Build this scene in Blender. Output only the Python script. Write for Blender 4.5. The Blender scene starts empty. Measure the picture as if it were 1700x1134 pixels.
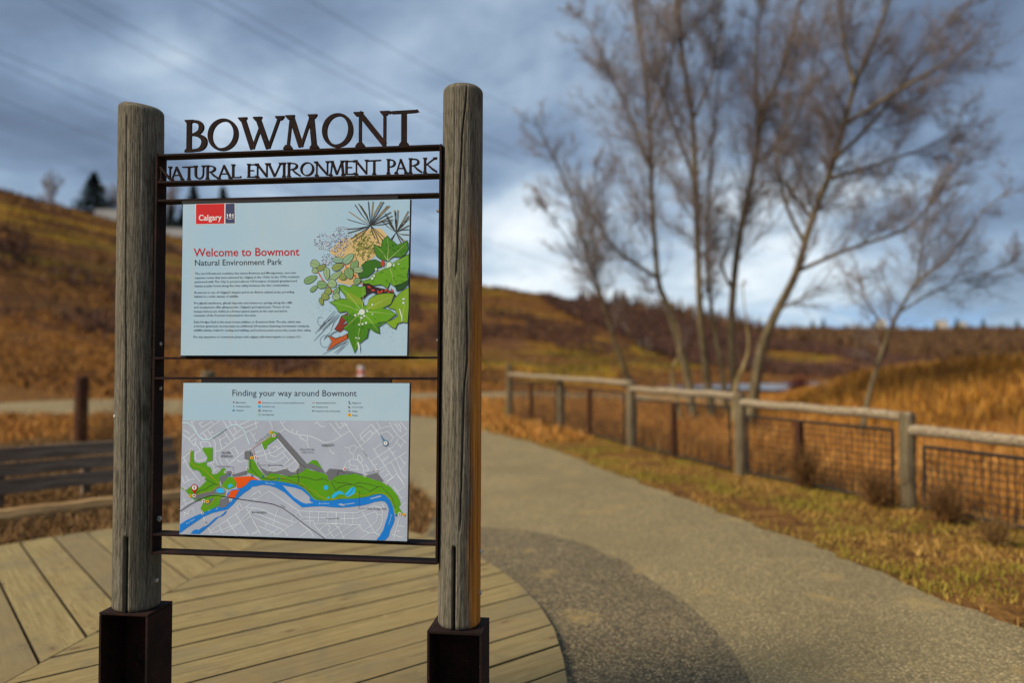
import bpy, bmesh, math, random
import numpy as np
from mathutils import Vector, Matrix
random.seed(7); rng = np.random.default_rng(11)
R = math.radians
sc = bpy.context.scene
col = sc.collection

# ------------------------------------------------------------------ camera
FPX, CX, CY, CAMH, PITCH = 1250.0, 850.0, 567.0, 1.45, math.atan(33 / 1250)
cam = bpy.data.cameras.new("camera"); camo = bpy.data.objects.new("camera", cam); col.objects.link(camo)
cam.sensor_width = 36; cam.lens = FPX / 1700 * 36
camo.location = (0, 0, CAMH); camo.rotation_euler = (R(90) + PITCH, 0, 0)
cam.clip_start = 0.05; cam.clip_end = 6000
cam.dof.use_dof = True; cam.dof.focus_distance = 2.72; cam.dof.aperture_fstop = 1.0
sc.camera = camo
sc.render.engine = 'CYCLES'; sc.cycles.use_denoising = True; sc.cycles.max_bounces = 6
sc.render.resolution_x, sc.render.resolution_y = 1024, 684

# ------------------------------------------------------------------ world: sky with broken cloud
SUN_EL, SUN_AZ = R(42), R(243)          # compass-like angle from +Y clockwise: sun stands to the left, a little behind the camera
world = bpy.data.worlds.new("World"); sc.world = world; world.use_nodes = True
class NT:
    def __init__(s, tree): s.t = tree; s.l = tree.links
    def n(s, typ, _o=None, **kw):
        nd = s.t.nodes.new(typ)
        for k, v in kw.items():
            if hasattr(nd, k): setattr(nd, k, v)
            else: s.set(nd.inputs[k.replace('_', ' ')], v)
        return nd
    def set(s, sock, v):
        if isinstance(v, bpy.types.NodeSocket): s.l.new(v, sock)
        else: sock.default_value = v
    def math(s, op, a, b=0.0, clamp=False):
        nd = s.t.nodes.new('ShaderNodeMath'); nd.operation = op; nd.use_clamp = clamp
        s.set(nd.inputs[0], a); s.set(nd.inputs[1], b); return nd.outputs[0]
    def vmath(s, op, a, b=(0, 0, 0)):
        nd = s.t.nodes.new('ShaderNodeVectorMath'); nd.operation = op
        s.set(nd.inputs[0], a); s.set(nd.inputs[1], b)
        return nd.outputs['Value'] if op in ('DOT_PRODUCT', 'LENGTH') else nd.outputs[0]
    def noise(s, vec, scale, detail=4, rough=.55, dist=0, out='Fac'):
        nd = s.t.nodes.new('ShaderNodeTexNoise')
        if vec is not None: s.l.new(vec, nd.inputs['Vector'])
        nd.inputs['Scale'].default_value = scale; nd.inputs['Detail'].default_value = detail
        nd.inputs['Roughness'].default_value = rough; nd.inputs['Distortion'].default_value = dist
        return nd.outputs[out]
    def ramp(s, fac, stops, interp='LINEAR'):
        nd = s.t.nodes.new('ShaderNodeValToRGB'); nd.color_ramp.interpolation = interp
        e = nd.color_ramp.elements
        while len(e) < len(stops): e.new(0.5)
        for el, (p, c) in zip(e, stops):
            el.position = p; el.color = (c, c, c, 1) if not hasattr(c, '__len__') else (*c, 1)
        s.set(nd.inputs[0], fac); return nd.outputs[0]
    def mix(s, fac, a, b, mode='MIX'):
        nd = s.t.nodes.new('ShaderNodeMix'); nd.data_type = 'RGBA'; nd.blend_type = mode
        s.set(nd.inputs[0], fac)
        for i, v in ((6, a), (7, b)):
            if isinstance(v, bpy.types.NodeSocket): s.l.new(v, nd.inputs[i])
            else: nd.inputs[i].default_value = (*v, 1) if len(v) == 3 else v
        return nd.outputs[2]
    def mapping(s, vec, scale=(1, 1, 1), loc=(0, 0, 0), rot=(0, 0, 0)):
        nd = s.t.nodes.new('ShaderNodeMapping'); s.l.new(vec, nd.inputs[0])
        nd.inputs['Scale'].default_value = scale; nd.inputs['Location'].default_value = loc; nd.inputs['Rotation'].default_value = rot
        return nd.outputs[0]
    def mrange(s, v, a, b, c=0.0, d=1.0, smooth=True):
        nd = s.t.nodes.new('ShaderNodeMapRange'); nd.interpolation_type = 'SMOOTHSTEP' if smooth else 'LINEAR'
        s.set(nd.inputs[0], v)
        for i, x in enumerate((a, b, c, d)): nd.inputs[i + 1].default_value = x
        return nd.outputs[0]

CAMR = np.array(Matrix.Rotation(R(90) + PITCH, 3, 'X'))
CAMP = np.array([0, 0, CAMH])
def ray(px, py):
    return CAMR @ np.array([(px - CX) / FPX, -(py - CY) / FPX, -1.0])
def P(px, py, Y):                       # point seen at a pixel of the photograph, Y metres ahead
    d = ray(px, py); return CAMP + d * (Y / d[1])
def G(px, py, z=0.0):                   # point of the level z seen at a pixel
    d = ray(px, py); return CAMP + d * ((z - CAMH) / d[2])

def build_world():
    t = world.node_tree; t.nodes.clear(); q = NT(t)
    out = t.nodes.new('ShaderNodeOutputWorld'); bg = t.nodes.new('ShaderNodeBackground')
    sky = t.nodes.new('ShaderNodeTexSky'); sky.sky_type = 'NISHITA'; sky.sun_disc = False
    sky.sun_elevation = SUN_EL; sky.sun_rotation = SUN_AZ; sky.altitude = 1100; sky.ozone_density = 2.0
    tc = t.nodes.new('ShaderNodeTexCoord').outputs['Generated']
    sep = t.nodes.new('ShaderNodeSeparateXYZ'); q.l.new(tc, sep.inputs[0])
    zz = q.math('ADD', q.math('MAXIMUM', sep.outputs[2], 0.0), 0.22)
    cv = t.nodes.new('ShaderNodeCombineXYZ')
    q.l.new(q.math('DIVIDE', sep.outputs[0], zz), cv.inputs[0]); q.l.new(q.math('DIVIDE', sep.outputs[1], zz), cv.inputs[1])
    v = cv.outputs[0]
    big = q.noise(q.mapping(v, loc=(3.1, 0.4, 0)), 1.15, 5, .5, .5)
    fine = q.noise(q.mapping(v, loc=(7.7, 2.2, 0)), 3.4, 8, .62, .5)
    lum = q.math('ADD', q.math('MULTIPLY', big, .66), q.math('MULTIPLY', fine, .34))
    # brighter bank of cloud low over the hill, as the photograph shows, and a deeper one higher up
    def lobe(px, py, w, amp):
        d = ray(px, py); d = d / np.linalg.norm(d)
        dt = q.vmath('DOT_PRODUCT', tc, tuple(d))
        return q.mrange(dt, math.cos(w), 1.0, 0.0, amp)
    lobes = [(1350, 60, .12, .06), (900, 440, .17, .20), (560, 310, .20, .10), (1250, 440, .24, .18), (250, 110, .07, .05), (1080, 180, .12, .10), (700, 60, .13, .03),
             (620, 90, .2, -.07), (60, 130, .16, -.07), (1480, 150, .22, -.10), (1600, 430, .1, .05)]
    for L in lobes: lum = q.math('ADD', lum, lobe(*L))
    cloud = q.ramp(lum, [(.30, (.70, .92, 1.36)), (.42, (1.05, 1.42, 2.05)), (.50, (1.5, 2.05, 2.85)), (.60, (2.5, 3.2, 4.0)), (.70, (4.2, 4.8, 5.3)), (.82, (6.0, 6.3, 6.5))])
    # open blue low in the sky where the cloud deck ends
    gap = q.math('MULTIPLY', q.mrange(sep.outputs[2], .015, .085, 1, 0), q.mrange(fine, .42, .58, 1, .25))
    blue = q.mix(.8, sky.outputs[0], (.45, 2.1, 5.4))
    gapx = q.math('MULTIPLY', gap, q.mrange(sep.outputs[0], .02, .40, .10, 1))
    colr = q.mix(gapx, cloud, blue)
    veil = q.mix(.12, colr, sky.outputs[0])
    q.l.new(veil, bg.inputs[0]); bg.inputs[1].default_value = .1
    q.l.new(bg.outputs[0], out.inputs[0])
build_world()
sun = bpy.data.lights.new("sun", 'SUN'); suno = bpy.data.objects.new("sun", sun); col.objects.link(suno)
sun.energy = 2.9; sun.angle = R(20); sun.color = (1, .87, .68)
sd = Vector((math.sin(SUN_AZ) * math.cos(SUN_EL), math.cos(SUN_AZ) * math.cos(SUN_EL), math.sin(SUN_EL)))
suno.rotation_euler = sd.to_track_quat('Z', 'Y').to_euler()
sc.view_settings.view_transform = 'Standard'; sc.view_settings.look = 'None'; sc.view_settings.gamma = 1
sc.view_settings.exposure = 0.74; sc.view_settings.use_curve_mapping = False

# ------------------------------------------------------------------ helpers
def link(o, parent=None):
    col.objects.link(o)
    if parent is not None: o.parent = parent
    return o
def tag(o, label=None, cat=None, group=None, kind=None):
    for k, v in (('label', label), ('category', cat), ('group', group), ('kind', kind)):
        if v: o[k] = v
    return o
def thing(name, loc, label, cat, group=None):
    o = bpy.data.objects.new(name, None); o.location = loc; o.empty_display_size = .2
    return tag(link(o), label, cat, group)
def obj(name, me, mat, parent=None, loc=None, smooth=False):
    o = bpy.data.objects.new(name, me); link(o, parent)
    if mat is not None and not me.materials: me.materials.append(mat)
    if loc is not None: o.location = loc
    if smooth: me.polygons.foreach_set('use_smooth', [True] * len(me.polygons))
    return o
def npmesh(name, V, F):                 # V (n,3), F (m,3|4) arrays
    me = bpy.data.meshes.new(name); V = np.asarray(V, np.float32); F = np.asarray(F, np.int32); k = F.shape[1]
    me.vertices.add(len(V)); me.vertices.foreach_set('co', V.ravel())
    me.loops.add(F.size); me.loops.foreach_set('vertex_index', F.ravel())
    me.polygons.add(len(F)); me.polygons.foreach_set('loop_start', np.arange(0, F.size, k, dtype=np.int32))
    me.update(calc_edges=True); return me
class MB:
    def __init__(s): s.v = []; s.f = []
    def quad(s, *p): i = len(s.v); s.v += [tuple(x) for x in p]; s.f.append(tuple(range(i, i + len(p))))
    def box(s, c, size, M=None):
        i = len(s.v); M = M or Matrix.Identity(3)
        for z in (-.5, .5):
            for (x, y) in ((-.5, -.5), (.5, -.5), (.5, .5), (-.5, .5)):
                s.v.append(tuple(Vector(c) + M @ Vector((x * size[0], y * size[1], z * size[2]))))
        s.f += [tuple(i + k for k in f) for f in ((3, 2, 1, 0), (4, 5, 6, 7), (0, 1, 5, 4), (1, 2, 6, 5), (2, 3, 7, 6), (3, 0, 4, 7))]
    def prism(s, poly, h0, h1, fn):     # 2D polygon -> solid; fn(x, y, h) -> 3D point
        n = len(poly); i = len(s.v)
        s.v += [tuple(fn(x, y, h0)) for x, y in poly] + [tuple(fn(x, y, h1)) for x, y in poly]
        s.f.append(tuple(range(i + n - 1, i - 1, -1))); s.f.append(tuple(range(i + n, i + 2 * n)))
        for k in range(n): s.f.append((i + k, i + (k + 1) % n, i + n + (k + 1) % n, i + n + k))
    def tube(s, pts, rad, n=8, caps=True):
        pts = [Vector(p) for p in pts]; rad = rad if hasattr(rad, '__len__') else [rad] * len(pts); i0 = len(s.v)
        up = Vector((.31, .17, .93)).normalized()
        for k, p in enumerate(pts):
            t = (pts[min(k + 1, len(pts) - 1)] - pts[max(k - 1, 0)]).normalized()
            a = t.cross(up)
            if a.length < .05: a = t.cross(Vector((1, 0, 0)))
            a.normalize(); b = t.cross(a)
            for j in range(n):
                g = 2 * math.pi * j / n; s.v.append(tuple(p + (a * math.cos(g) + b * math.sin(g)) * rad[k]))
        for k in range(len(pts) - 1):
            for j in range(n):
                A = i0 + k * n + j; B = i0 + k * n + (j + 1) % n; s.f.append((A, B, B + n, A + n))
        if caps:
            s.f.append(tuple(i0 + j for j in range(n - 1, -1, -1))); e = i0 + (len(pts) - 1) * n; s.f.append(tuple(e + j for j in range(n)))
    def build(s, name, mat, parent=None, loc=None, smooth=False, bevel=0):
        me = bpy.data.meshes.new(name); me.from_pydata(s.v, [], s.f); me.update()
        if bevel:
            bm = bmesh.new(); bm.from_mesh(me)
            bmesh.ops.bevel(bm, geom=bm.edges[:], offset=bevel, segments=2, affect='EDGES', profile=.6, clamp_overlap=True)
            bm.to_mesh(me); bm.free()
        return obj(name, me, mat, parent, loc, smooth)
def crom(pts, sub=4):
    pts = [np.array(p, float) for p in pts]; o = []
    for i in range(len(pts) - 1):
        a, b, c, d = pts[max(i - 1, 0)], pts[i], pts[i + 1], pts[min(i + 2, len(pts) - 1)]
        for k in range(sub):
            t = k / sub; o.append(.5 * ((2 * b) + (c - a) * t + (2 * a - 5 * b + 4 * c - d) * t * t + (3 * b - a - 3 * c + d) * t ** 3))
    return o + [pts[-1]]
def vnoise(x, y, s, seed=0):            # smooth value noise, vectorised
    x = np.asarray(x, float) / s; y = np.asarray(y, float) / s; xi = np.floor(x); yi = np.floor(y); fx = x - xi; fy = y - yi
    def h(a, b):
        n = np.sin(a * 127.1 + b * 311.7 + seed * 74.7) * 43758.5453; return n - np.floor(n)
    ux = fx * fx * (3 - 2 * fx); uy = fy * fy * (3 - 2 * fy)
    return (h(xi, yi) * (1 - ux) + h(xi + 1, yi) * ux) * (1 - uy) + (h(xi, yi + 1) * (1 - ux) + h(xi + 1, yi + 1) * ux) * uy
def inpoly(x, y, poly):
    r = np.zeros(len(x), bool); n = len(poly)
    for i in range(n):
        x1, y1 = poly[i][:2]; x2, y2 = poly[(i + 1) % n][:2]
        if y1 == y2: continue
        r ^= ((y1 > y) != (y2 > y)) & (x < (x2 - x1) * (y - y1) / (y2 - y1) + x1)
    return r

# ------------------------------------------------------------------ materials
def mat(name, fn, rough=.8, spec=.3):
    m = bpy.data.materials.new(name); m.use_nodes = True; t = m.node_tree; q = NT(t)
    b = t.nodes['Principled BSDF']; b.inputs['Roughness'].default_value = rough
    b.inputs['Specular IOR Level'].default_value = spec
    c = fn(q, b)
    if c is not None: q.set(b.inputs['Base Color'], c if isinstance(c, bpy.types.NodeSocket) else (*c, 1))
    return m
def plain(name, c, rough=.6, spec=.3, metal=0, var=.12, scale=30):
    def fn(q, b):
        b.inputs['Metallic'].default_value = metal
        tc = q.n('ShaderNodeTexCoord').outputs['Object']
        n = q.noise(tc, scale, 5)
        return q.mix(q.mrange(n, .3, .7), tuple(x * (1 - var) for x in c), tuple(min(1, x * (1 + var)) for x in c))
    return mat(name, fn, rough, spec)
def bump(q, b, h, strength=.5, dist=.01):
    nd = q.t.nodes.new('ShaderNodeBump'); nd.inputs['Strength'].default_value = strength; nd.inputs['Distance'].default_value = dist
    q.set(nd.inputs['Height'], h); q.l.new(nd.outputs[0], b.inputs['Normal'])
def ocoord(q): return q.n('ShaderNodeTexCoord').outputs['Object']
def wcoord(q): return q.n('ShaderNodeNewGeometry').outputs['Position']
def island(q): return q.n('ShaderNodeNewGeometry').outputs['Random Per Island']
def orand(q): return q.n('ShaderNodeObjectInfo').outputs['Random']

def post_wood(stain):
    def fn(q, b):
        v = ocoord(q)
        g1 = q.noise(q.mapping(v, (95, 95, 2.2)), 1.0, 7, .7)
        g2 = q.noise(q.mapping(v, (260, 260, 22)), 1.0, 5, .7)
        g3 = q.noise(q.mapping(v, (14, 14, 3.0)), 1.0, 4, .6)
        ck = q.t.nodes.new('ShaderNodeTexVoronoi'); ck.feature = 'DISTANCE_TO_EDGE'
        q.l.new(q.mapping(q.vmath('ADD', v, q.vmath('MULTIPLY', q.noise(v, 30, 3, .5, 0, 'Color'), (.012, .012, .05))), (85, 85, 5)), ck.inputs['Vector']); ck.inputs['Scale'].default_value = 1
        crack = q.mrange(ck.outputs['Distance'], .0, .09, 0, 1)
        c = q.ramp(g1, [(.25, (.075, .066, .048)), (.45, (.15, .132, .095)), (.6, (.225, .20, .148)), (.8, (.35, .318, .245))])
        c = q.mix(q.mrange(g3, .45, .72, 0, .45), c, (.10, .098, .062))
        c = q.mix(q.math('MULTIPLY', q.mrange(g2, .36, .56, 1, 0), .72), c, (.030, .026, .019))
        c = q.mix(q.math('MULTIPLY', q.math('SUBTRACT', 1, crack), .30), c, (.02, .018, .014))
        blot = q.noise(q.mapping(v, (9, 9, 1.1)), 1, 5, .7); c = q.mix(q.mrange(blot, .52, .70, 0, .6), c, (.055, .048, .036))
        kn = q.t.nodes.new('ShaderNodeTexVoronoi'); q.l.new(q.mapping(v, (7, 7, 3.2)), kn.inputs['Vector']); kn.inputs['Scale'].default_value = 1
        c = q.mix(q.mrange(kn.outputs['Distance'], .05, .17, .7, 0), c, (.035, .027, .018))
        if stain:
            sep = q.n('ShaderNodeSeparateXYZ'); q.l.new(v, sep.inputs[0])
            ang = q.math('ADD', q.math('DIVIDE', sep.outputs[0], .07), q.math('MULTIPLY', q.math('SUBTRACT', q.noise(q.mapping(v, (26, 26, 3.5)), 1, 5, .7), .5), .9))
            hz = q.math('ADD', sep.outputs[2], q.math('MULTIPLY', q.noise(q.mapping(v, (6, 6, 2)), 1, 3), .5))
            fac = q.math('MULTIPLY', q.mrange(ang, .32, .88), q.mrange(hz, 1.25, 1.85, .95, .03))
            c = q.mix(fac, c, q.ramp(g1, [(.3, (.15, .042, .006)), (.55, (.50, .185, .020)), (.75, (.70, .31, .05))]))
        hgt = q.math('ADD', q.math('MULTIPLY', g1, .8), q.math('ADD', q.math('MULTIPLY', g2, .7), q.math('MULTIPLY', crack, .25)))
        bump(q, b, hgt, .8, .003)
        return c
    return mat('weathered_post_wood', fn, .85, .2)
def deck_wood(q, b):
    v = ocoord(q); rnd = orand(q)
    off = q.n('ShaderNodeCombineXYZ'); q.l.new(q.math('MULTIPLY', rnd, 37), off.inputs[0]); q.l.new(q.math('MULTIPLY', rnd, 91), off.inputs[2])
    v = q.vmath('ADD', v, off.outputs[0])
    kn = q.t.nodes.new('ShaderNodeTexVoronoi'); q.l.new(q.mapping(v, (1.6, 4.2, 1)), kn.inputs['Vector']); kn.inputs['Scale'].default_value = 1.25
    kd = kn.outputs['Distance']
    warp = q.n('ShaderNodeCombineXYZ'); q.l.new(q.mrange(kd, .0, .28, .10, 0), warp.inputs[1])
    vw = q.vmath('ADD', v, warp.outputs[0])
    g1 = q.noise(q.mapping(vw, (2.2, 48, 48)), 1, 6, .62, .3); g2 = q.noise(q.mapping(v, (8, 210, 60)), 1, 4, .6); g3 = q.noise(v, 3.2, 5, .6)
    c = q.ramp(g1, [(.28, (.165, .108, .038)), (.46, (.24, .175, .068)), (.62, (.292, .224, .094)), (.8, (.36, .295, .14))])
    c = q.mix(q.mrange(g3, .42, .72, 0, .5), c, (.225, .18, .07))
    c = q.mix(q.mrange(g2, .32, .5, .38, 0), c, (.11, .075, .03))
    c = q.mix(q.mrange(kd, .03, .075, .9, 0), c, (.045, .022, .010))
    c = q.mix(q.mrange(kd, .07, .18, .35, 0), c, (.16, .085, .03))
    c = q.mix(q.math('MULTIPLY', q.math('SUBTRACT', rnd, .15), 1.0, True), c, (.175, .13, .062))
    st = q.noise(wcoord(q), 1.7, 6, .7, .6); c = q.mix(q.mrange(st, .47, .68, 0, .62), c, (.155, .125, .07))
    st2 = q.noise(q.mapping(v, (5, 14, 9)), 1, 5, .7); c = q.mix(q.mrange(st2, .58, .74, 0, .6), c, (.105, .072, .034))
    bump(q, b, q.math('ADD', g1, q.math('MULTIPLY', g2, .6)), .35, .003)
    return c
def grey_wood(name, c0, c1, c2, axis=0):
    def fn(q, b):
        v = ocoord(q); s = [28, 28, 28]; s[axis] = 1.4
        g = q.noise(q.mapping(v, tuple(s)), 1, 6, .65); s2 = [120, 120, 120]; s2[axis] = 6
        g2 = q.noise(q.mapping(v, tuple(s2)), 1, 3)
        c = q.ramp(g, [(.3, c0), (.5, c1), (.72, c2)])
        bump(q, b, q.math('ADD', g, q.math('MULTIPLY', g2, .5)), .6, .004)
        return q.mix(q.mrange(g2, .35, .55, .4, 0), c, c0)
    return mat(name, fn, .85, .2)
def corten(q, b):
    v = ocoord(q); n = q.noise(v, 9, 6, .65); n2 = q.noise(v, 70, 4, .6)
    c = q.ramp(n, [(.3, (.008, .005, .004)), (.5, (.015, .0075, .006)), (.72, (.032, .012, .009))])
    c = q.mix(q.mrange(n2, .58, .74, 0, .45), c, (.085, .034, .022))
    c = q.mix(q.mrange(q.noise(v, 160, 2), .70, .76, 0, .6), c, (.22, .16, .13))
    bump(q, b, n2, .25, .002); return c
def asphalt(base, chipvar, dark):
    def fn(q, b):
        v = wcoord(q)
        vo = q.t.nodes.new('ShaderNodeTexVoronoi'); q.l.new(v, vo.inputs['Vector']); vo.inputs['Scale'].default_value = 70
        vo2 = q.t.nodes.new('ShaderNodeTexVoronoi'); q.l.new(v, vo2.inputs['Vector']); vo2.inputs['Scale'].default_value = 150
        sp = q.n('ShaderNodeSeparateColor'); q.l.new(vo.outputs['Color'], sp.inputs[0])
        chip = q.ramp(sp.outputs[0], [(0, tuple(x * (1 - chipvar) for x in base)), (.45, base), (.8, tuple(x * (1 + .5 * chipvar) for x in base)), (1, tuple(min(.8, x * (1 + 1.5 * chipvar)) for x in base))])
        hue = q.mix(q.math('MULTIPLY', sp.outputs[1], .3), chip, (.30, .20, .09))
        c = q.mix(q.mrange(vo.outputs['Distance'], .30, .62, 0, .8), hue, dark)
        c = q.mix(q.mrange(vo2.outputs['Distance'], .35, .7, 0, .35), c, dark)
        wear = q.noise(q.mapping(v, (.5, .22, 1)), 1, 5, .65, .4); c = q.mix(q.mrange(wear, .38, .62, .0, .16), c, tuple(min(.8, x * 1.3) for x in base)); big = q.noise(v, .9, 5, .6); c = q.mix(q.mrange(big, .42, .70, 0, .55), c, tuple(x * .5 for x in base))
        soil = q.noise(v, 2.6, 4, .6); c = q.mix(q.mrange(soil, .57, .72, 0, .65), c, (.34, .235, .085))
        bump(q, b, q.mrange(vo.outputs['Distance'], 0, .6, 1, 0), .6, .006); return c
    return mat('asphalt', fn, .9, .25)
def bandcol(q, v):                      # vegetation zones that follow the contour of the slope
    band = q.noise(q.mapping(v, (.014, .014, .40)), 1, 5, .6, .6)
    return q.ramp(band, [(.30, (.065, .026, .018)), (.40, (.095, .038, .020)), (.455, (.26, .115, .026)), (.485, (.10, .040, .022)), (.52, (.15, .062, .022)), (.55, (.38, .20, .024)), (.585, (.30, .215, .018)), (.605, (.085, .078, .014)), (.64, (.21, .10, .024)), (.74, (.10, .040, .022))])
def hill_mat(q, b):
    v = wcoord(q); f = island(q); c = bandcol(q, v)
    return q.mix(q.math('MULTIPLY', f, .30), c, q.ramp(f, [(.1, (.07, .03, .016)), (.55, (.20, .095, .026)), (.95, (.40, .24, .07))]))
def ground_mat(q, b):
    v = wcoord(q); sep = q.n('ShaderNodeSeparateXYZ'); q.l.new(v, sep.inputs[0])
    mid = q.noise(q.mapping(v, (.16, .16, .5)), 1, 6, .65); fine = q.noise(v, 3.5, 6, .7); tuft = q.noise(v, 1.1, 4, .7)
    c = bandcol(q, v)
    c = q.mix(q.mrange(mid, .42, .66, 0, .75), c, (.10, .052, .024))
    near = q.ramp(fine, [(.3, (.070, .036, .016)), (.5, (.20, .092, .024)), (.7, (.35, .185, .05))])
    c = q.mix(q.mrange(sep.outputs[2], .25, 2.2, .85, .20), c, near)
    c = q.mix(q.mrange(tuft, .55, .78, 0, .6), c, (.075, .040, .02))
    bump(q, b, q.math('ADD', fine, tuft), 1.0, .25); return c
def blade_mat(name, stops, zs=1.3, green=None):
    def fn(q, b):
        v = wcoord(q); n = q.noise(v, zs, 4, .6)
        f = q.math('ADD', q.math('MULTIPLY', island(q), .62), q.math('MULTIPLY', n, .40))
        c = q.ramp(f, stops)
        if green: c = q.mix(q.mrange(q.noise(v, .9, 4, .65), .42, .60, 0, .85), c, green)
        b.inputs['Transmission Weight'].default_value = 0
        return c
    return mat(name, fn, .8, .2)
def bark(name, c0, c1, c2):
    def fn(q, b):
        v = wcoord(q); n = q.noise(q.mapping(v, (9, 9, 2.2)), 1, 5, .65)
        bump(q, b, n, .6, .03); return q.ramp(n, [(.3, c0), (.5, c1), (.72, c2)])
    return mat(name, fn, .85, .2)
def panel_face(q, b):
    v = ocoord(q); n = q.noise(v, 2.2, 4); st = q.noise(q.mapping(v, (26, 26, 2.0)), 1, 4)
    c = q.mix(q.mrange(n, .3, .7), (.37, .565, .715), (.44, .60, .70))
    c = q.mix(q.mrange(st, .62, .75, 0, .35), c, (.52, .55, .45)); return c
M = dict(
    post=post_wood(False), post_s=post_wood(True), deck=mat('deck_plank_wood', deck_wood, .8, .25),
    plank_edge=plain('plank_edge_grime_and_shade', (.055, .038, .018), .9), corten=mat('rusted_brown_steel', corten, .8, .14), dark=plain('dark_gap', (.012, .010, .008), .9),  # plank edge: grime colour, darkened further to paint in the shade of the gaps
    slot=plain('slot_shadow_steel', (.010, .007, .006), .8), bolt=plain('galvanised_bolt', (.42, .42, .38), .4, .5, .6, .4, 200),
    asphalt=asphalt((.335, .262, .128), .72, (.115, .088, .044)), asphalt2=asphalt((.225, .175, .095), .95, (.042, .034, .021)),
    ground=mat('dry_ground', ground_mat, .95, .1), rail=grey_wood('fence_rail_wood', (.13, .095, .056), (.285, .225, .145), (.43, .355, .24)),
    fpost=grey_wood('fence_post_wood', (.065, .048, .026), (.155, .12, .068), (.27, .215, .125), 2), darkmetal=plain('dark_fence_metal', (.022, .018, .015), .6, .4),
    board=grey_wood('grey_barrier_board', (.085, .060, .042), (.18, .135, .095), (.32, .25, .18)), kerb=grey_wood('landscape_timber', (.14, .075, .03), (.32, .20, .085), (.48, .33, .16)),
    bollard=grey_wood('brown_post_wood', (.035, .014, .008), (.075, .030, .014), (.13, .055, .025), 2),
    panel=mat('panel_face_print', panel_face, .35, .4), edge=plain('panel_edge_black', (.012, .011, .011), .5), white=plain('white_paint', (.74, .74, .72), .5),
    red=plain('red_paint', (.62, .03, .02), .5),
    bark=bark('poplar_bark', (.055, .039, .020), (.13, .097, .050), (.24, .187, .103)), twig=plain('twig_bark', (.165, .128, .108), .85, .2, 0, .35, 3),
    pale=bark('pale_young_bark', (.13, .09, .035), (.26, .19, .08), (.38, .29, .14)),
    needle=blade_mat('spruce_needles', [(.2, (.010, .022, .013)), (.5, (.022, .042, .022)), (.85, (.05, .075, .035))]),
    grass=blade_mat('dry_grass_blades', [(.12, (.12, .045, .011)), (.4, (.37, .15, .028)), (.65, (.55, .25, .05)), (.9, (.62, .36, .11))]),
    verge=blade_mat('verge_grass_blades', [(.12, (.10, .055, .016)), (.4, (.31, .17, .035)), (.7, (.46, .27, .06)), (.92, (.56, .38, .13))], .8, (.23, .20, .022)),
    straw=blade_mat('trampled_straw', [(.12, (.06, .03, .012)), (.4, (.17, .088, .03)), (.7, (.30, .17, .06)), (.92, (.42, .28, .12))]),
    gold=blade_mat('golden_grass_blades', [(.15, (.09, .036, .010)), (.34, (.23, .095, .018)), (.5, (.42, .185, .026)), (.68, (.55, .26, .038)), (.92, (.64, .37, .09))], .35),
    hillgrass=mat('hillside_grass', hill_mat, .85, .15), woods=blade_mat('ridge_wood_twigs', [(.15, (.055, .028, .016)), (.5, (.115, .062, .030)), (.9, (.20, .11, .045))], .02),
    brush=blade_mat('brush_twigs', [(.15, (.042, .022, .018)), (.5, (.095, .046, .034)), (.9, (.17, .085, .05))], .05),
    redbrush=blade_mat('red_twigs', [(.15, (.05, .012, .012)), (.5, (.12, .022, .022)), (.9, (.20, .045, .035))]),
    weed=blade_mat('brown_weed_stems', [(.15, (.07, .033, .012)), (.5, (.19, .092, .03)), (.9, (.33, .185, .065))]),
    cable=plain('cable_black', (.02, .02, .025), .6), roof=plain('roof_shingle', (.20, .19, .18), .9), cream=plain('cream_wall', (.62, .56, .46), .8),
    glass=plain('window_glass', (.03, .05, .08), .1, .6),
)
def water_fn(q, b):
    n = q.noise(wcoord(q), 1.2, 4); bump(q, b, n, .15, .05); return (.13, .14, .16)
M['water'] = mat('river_water', water_fn, .3, .4)

# ------------------------------------------------------------------ terrain
Z_GROUND, Z_PATH, Z_PATCH, Z_SUB = -.06, -.05, -.046, -.04
CREST = [(-2600, 300, 70), (-1200, 300, 70), (-400, 305, 72), (0, 318, 78), (100, 340, 84), (195, 362, 90), (300, 386, 97), (450, 415, 106), (690, 455, 122), (800, 466, 130),
         (900, 479, 142), (1000, 504, 158), (1100, 528, 176), (1180, 549, 195), (1300, 575, 215), (1500, 596, 230), (2600, 600, 240)]
CA = np.array([math.atan((p - CX) / FPX) for p, _, _ in CREST]); CE = np.array([(600 - y) / FPX * math.cos(a) for (p, y, d), a in zip(CREST, CA)]); CD = np.array([d for _, _, d in CREST])
def smooth(a, b, x): t = np.clip((x - a) / (b - a), 0, 1); return t * t * (3 - 2 * t)
def hill(r, a, elev, rc, rf):           # rises from rf to the crest at rc, then a plateau; highest sight line = elev
    t = np.clip((r - rf) / (rc - rf), 0, 1); s = .35 * t + .65 * t * t * (3 - 2 * t)
    ts = np.linspace(0.02, 1, 60)[:, None]; ss = .35 * ts + .65 * ts * ts * (3 - 2 * ts)
    e = np.ravel(elev); c = np.ravel(rc); f = np.ravel(rf); rr = f + ts * (c - f)
    H = np.min((CAMH + e * rr) / ss, axis=0)
    H = np.where(e <= 0.001, 0, H).reshape(np.shape(r))
    return np.maximum(H, 0) * s
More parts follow.
